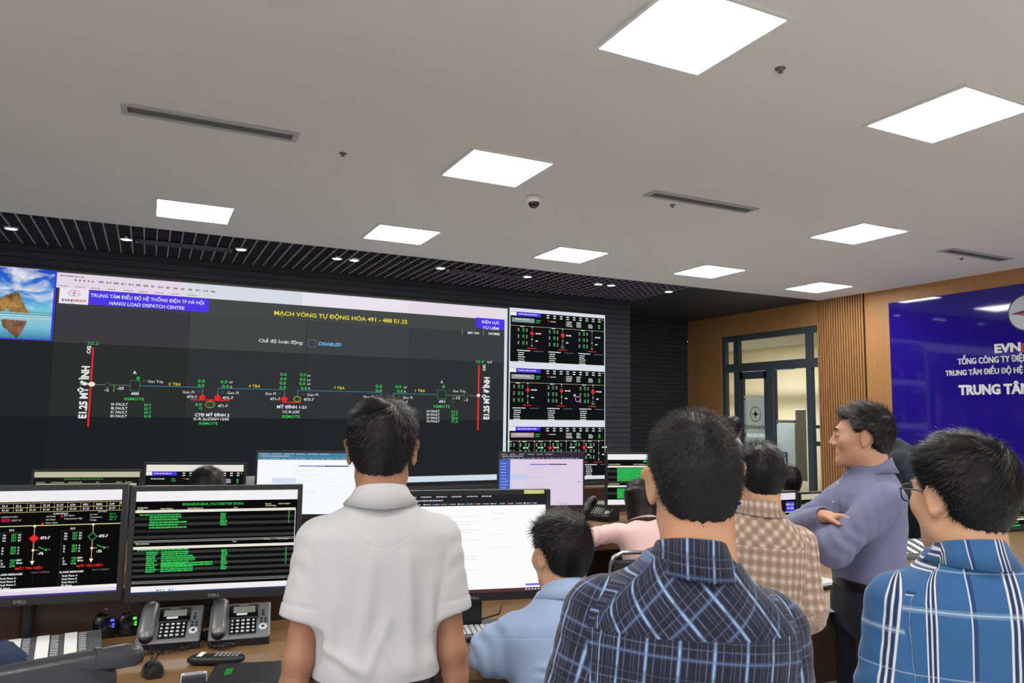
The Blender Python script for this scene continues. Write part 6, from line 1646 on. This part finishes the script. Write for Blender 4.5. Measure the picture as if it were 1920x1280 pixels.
# light blue shirt, seated at the front console
p_, zt_ = pos(1052, 960, 2.35)
person('man seated at the front console in a light blue shirt with rolled sleeves', dict(
    pos=(p_[0] - .03, p_[1] - .10), top=top(1052, 960, 2.35), az=6, H=1.66, sit=True, drop=.3, res=.0065, hairmat=M_HAIR, tone=(204, 156, 126), lean=12, wide=1.05, deep=1.05,
    head=dict(yaw=10, pitch=6, fwd=.0, neck=.93), hair=dict(style='short', n=7000, seed=8, top=.022, side=.012, L=(.012, .034), spread=.6, whorl=(.03, -.05, .08)),
    L=dict(E=(-.215, .115, .885), W=(-.02, .26, .88), d=(.7, .7, 0), n=(0, 0, -1)), R=dict(E=(.29, .16, .895), W=(.13, .34, .885), d=(-.5, .8, 0), n=(0, 0, -1)),
    shirt=dict(mat=cloth('sky_blue_cotton', (168, 190, 224), .8), sleeve=.80, off=.016, hem=.90, waist=.95, yoke=1.275, noise=.003, cuff=.062, wrist=.05,
               folds=[((-.13, 1.2 - i * .028), (-.04, 1.195 - i * .028), .009, .011) for i in range(7)] + [((-.12, .99), (.12, 1.0), .012, .014), ((-.1, 1.05), (.1, 1.06), .014, .006)])))
# woman in pink
p_, zt_ = pos(1199, 898, 4.45)
person('woman in a pink blouse bent over the second console, short dark hair', dict(
    pos=(p_[0] - .03, p_[1] - .22), top=top(1199, 898, 4.45), az=14, H=1.58, sit=True, drop=.3, res=.009, hairmat=M_HBR, tone=(222, 176, 150), lean=24, wide=.92,
    head=dict(yaw=0, pitch=14, fwd=.0), hair=dict(style='bob', n=2500, seed=3, top=.02, side=.014, L=(.03, .03), spread=.2, whorl=(0, -.02, .1), width=.002),
    L=dict(S=(-.165, 0, 1.32), E=(-.34, .20, .935), W=(-.16, .42, .93), d=(.7, .7, 0), n=(0, 0, -1)), R=dict(S=(.165, 0, 1.32), E=(.32, .22, .935), W=(.14, .42, .93), d=(-.6, .8, 0), n=(0, 0, -1)),
    shirt=dict(name='blouse', mat=cloth('pink_cotton', (236, 198, 192), .8), sleeve=.85, off=.014, hem=.88, waist=.95, yoke=9, noise=.003, folds=[((-.1, 1.15), (-.02, .98), .02, .008), ((.08, 1.2), (.05, 1.0), .02, .008)])))
# beige check shirt
BG = plaid_mat('beige_check', rgb(206, 188, 170), (.030, [(.015, .0088, rgb(160, 126, 104), .62), (.0, .0014, rgb(240, 232, 222), .5), (.015, .002, rgb(132, 100, 82), .3)]), (.034, [(.017, .0095, rgb(156, 122, 100), .60), (.0, .0014, rgb(240, 232, 222), .5), (.017, .002, rgb(132, 100, 82), .3)]), True, .85)
p_, zt_ = pos(1424, 831, 2.6)
person('man in a beige and brown check shirt, back turned, beside the man with folded arms', dict(
    pos=p_, top=top(1424, 831, 2.6), az=33, H=zt_ - .012, res=.0065, hairmat=M_HAIR, tone=(206, 160, 124), lean=3, tilt=4, wide=.94, shoulder=.148,
    head=dict(yaw=6, pitch=6, roll=-2), hair=dict(style='short', n=6000, seed=12, top=.022, side=.011, L=(.012, .032), spread=.6, whorl=(-.01, -.06, .075)),
    L=dict(E=(-.23, .05, 1.04), W=(-.16, .26, .99), n=(.3, 0, -1)), R=dict(E=(.18, -.03, 1.045), W=(.08, .19, 1.02), n=(-.3, 0, -1)),
    shirt=dict(mat=BG, sleeve=1.0, off=.014, hem=.85, waist=.95, yoke=1.27, noise=.003, cuff=.062, wrist=.048, folds=[((.06, 1.2), (.1, 1.03), .016, .009), ((0, 1.08), (.14, 1.1), .012, .006), ((.12, 1.2), (.14, 1.1), .014, .008)])))
# man with folded arms
p_, zt_ = pos(1614, 757, 2.95)
PUR = cloth('mauve_grey_cotton', (116, 118, 150), .75)
r_, M_, hs_, HP_, TP_, sh_ = person('man with folded arms in a mauve grey shirt and dark trousers, face in profile', dict(
    pos=(p_[0] + .03, p_[1] - .02), top=top(1614, 757, 2.95), az=-62, H=zt_ - .012, res=.0055, hairmat=M_HAIR, tone=(196, 148, 118), wide=1.0,
    head=dict(yaw=-22, pitch=0, fwd=.025), hair=dict(style='short', n=8000, seed=21, top=.022, side=.012, L=(.012, .036), spread=.6, whorl=(0, -.07, .06), grey=(M_HAIR, M_HGREY, .6)),
    L=dict(E=(-.20, .21, 1.12), W=(.02, .165, 1.14), d=(1, -.2, .1), n=(0, -1, 0), curl=.3), R=dict(E=(.165, .225, 1.12), W=(-.105, .205, 1.215), d=(-.72, -.66, .05), n=(-.3, .2, -1), curl=.55),
    shirt=dict(mat=PUR, sleeve=.97, off=.014, hem=.955, waist=.985, yoke=1.29, noise=.003, puff=(1.0, .010, .03), cuff=.060, wrist=.044,
               folds=[((-.1, 1.2), (-.02, 1.05), .02, .008)], front=[((-.12, 1.08), (0, 1.02), .02, .008)])))
for z in (1.33, 1.26, 1.065):
    b = MB(); b.lathe((0, 0, 0), [(.0055, 0), (.0055, .002), (.003, .0025)], M_KEY, 12, True, Matrix.Translation(TP_((0.0, .126 if z < 1.3 else .105, z))) @ Matrix.Rotation(-math.pi / 2, 4, 'X')); b.build('button', sh_)
b = MB(); b.tube([TP_((-.055, .124, 1.225)), TP_((-.055, .128, 1.262)), TP_((-.055, .127, 1.285))], [.004, .004, .0035], M_CHROME, 8)
b.build('pocket_pen', sh_)
# blue check shirt, glasses
BL = plaid_mat('blue_check', rgb(52, 98, 146), (.165, [(.03, .0022, rgb(228, 222, 222), .9), (.042, .0022, rgb(228, 222, 222), .9), (.018, .0022, rgb(228, 222, 222), .9), (.036, .0028, rgb(26, 30, 54), .8), (.024, .0028, rgb(26, 30, 54), .8), (.112, .0015, rgb(214, 214, 220), .9), (.118, .004, rgb(30, 44, 88), .7)]),
               (.20, [(.05, .006, rgb(150, 180, 206), .35), (.05, .0015, rgb(220, 226, 230), .45), (.125, .0015, rgb(200, 210, 220), .35)]), False, .8)
p_, zt_ = pos(1796, 818, 1.58)
r_, M_, hs_, HP_, TP_, sh_ = person('man with glasses in a bright blue shirt with white stripes at the right edge', dict(
    pos=p_, top=top(1796, 818, 1.58), az=30, H=zt_ - .014, res=.005, hairmat=M_HAIR, tone=(204, 158, 124), wide=.95, deep=1.0, shoulder=.15,
    head=dict(yaw=20, pitch=3, roll=0, jaw=1.08, scale=1.04), hair=dict(style='short', n=10000, seed=31, top=.026, side=.015, L=(.016, .036), spread=.4, whorl=(.01, -.055, .08)),
    L=dict(E=(-.19, -.02, 1.03), W=(-.18, .16, .90)), R=dict(E=(.2, -.0, 1.03), W=(.18, .16, .9)),
    shirt=dict(mat=BL, sleeve=1.0, off=.016, hem=.84, waist=.97, yoke=9, noise=.003, cuff=.064, wrist=.048, folds=[((.05, 1.2), (.1, 1.0), .02, .006)])))
gl = bpy.data.objects.new('glasses', None); gl = None
b = MB(); mf = pmat('grey_spectacle_frame', rgb(58, 54, 74), .3)
for sx in (-1, 1):
    ring = [HP_(sx * .034 + .026 * math.copysign(abs(math.cos(a)) ** .8, math.cos(a)), .108 - .01 * (abs(sx * .034 + .026 * math.cos(a)) / .06) ** 2, .001 + .019 * math.sin(a)) for a in [2 * math.pi * q / 20 for q in range(20)]]
    b.tube(ring, .0018, mf, 6, closed=True)
    b.tube([HP_(sx * .060, .10, .010), HP_(sx * .075, .085, .012), HP_(sx * .083, .02, .010), HP_(sx * .080, -.015, .0)], .002, mf, 6)
b.tube([HP_(-.008, .110, .006), HP_(0, .113, .008), HP_(.008, .110, .006)], .0018, mf, 6)
g_ = b.build('glasses', r_)
b = MB()
for sx in (-1, 1): b.poly([HP_(sx * .034 + .025 * math.cos(a), .107 - .01 * (abs(sx * .034 + .025 * math.cos(a)) / .06) ** 2, .001 + .018 * math.sin(a)) for a in [2 * math.pi * q / 20 for q in range(20)]], M_GLASS)
b.build('lenses', g_)
# people further back
p_, zt_ = pos(1372, 780, 6.9)
person('man far back near the glass door, only head and collar showing', dict(pos=p_, top=top(1372, 780, 6.9), az=30, H=zt_ - .012, res=.010, hairmat=M_HAIR, head=dict(yaw=-10), hair=dict(style='short', n=1500, seed=5, width=.002), shirt=dict(mat=cloth('pale_shirt', (208, 214, 230)), sleeve=1.0, hem=.86, yoke=9)))
p_, zt_ = pos(1474, 870, 5.2)
person('man seated behind the right console in a faded denim shirt', dict(pos=(p_[0], p_[1] - .05), top=top(1474, 870, 5.2), az=20, H=1.66, sit=True, drop=.3, res=.010, hairmat=M_HAIR, lean=8, head=dict(yaw=10, pitch=6),
    L=dict(E=(-.28, .2, .96), W=(-.15, .4, .95)), R=dict(E=(.28, .2, .96), W=(.15, .4, .95)), hair=dict(style='short', n=1500, seed=6, width=.002), shirt=dict(mat=cloth('denim_blue', (118, 146, 184)), sleeve=1.0, hem=.88, yoke=9)))
p_, zt_ = pos(390, 876, 3.9)
person('person seated behind the front monitors, only the top of dark hair showing', dict(pos=(p_[0], p_[1] - .12), top=top(390, 876, 3.9), az=8, H=1.66, sit=True, drop=.3, res=.010, hairmat=M_HAIR, lean=10, head=dict(yaw=5, pitch=10),
    L=dict(E=(-.28, .2, .96), W=(-.15, .36, .95)), R=dict(E=(.28, .2, .96), W=(.15, .36, .95)), hair=dict(style='short', n=5000, seed=7, width=.0013, spread=.5), shirt=dict(mat=cloth('grey_shirt', (90, 96, 110)), sleeve=1.0, hem=.88, yoke=9)))
p_, zt_ = pos(1634, 768, 4.9)
person('person in a dark short-sleeved shirt half hidden behind the man with folded arms', dict(pos=(p_[0], p_[1]), top=top(1634, 768, 4.9), az=-36, H=1.68, res=.009, hairmat=M_HAIR, lean=36, shift=-.02, head=dict(yaw=10, pitch=30), tone=(200, 156, 126),
    hair=dict(style='short', n=1500, seed=9, width=.002), shirt=dict(name='t_shirt', mat=cloth('black_jersey', (34, 40, 48)), sleeve=.66, cuff=.06, hem=.86, yoke=9, collar=False)))
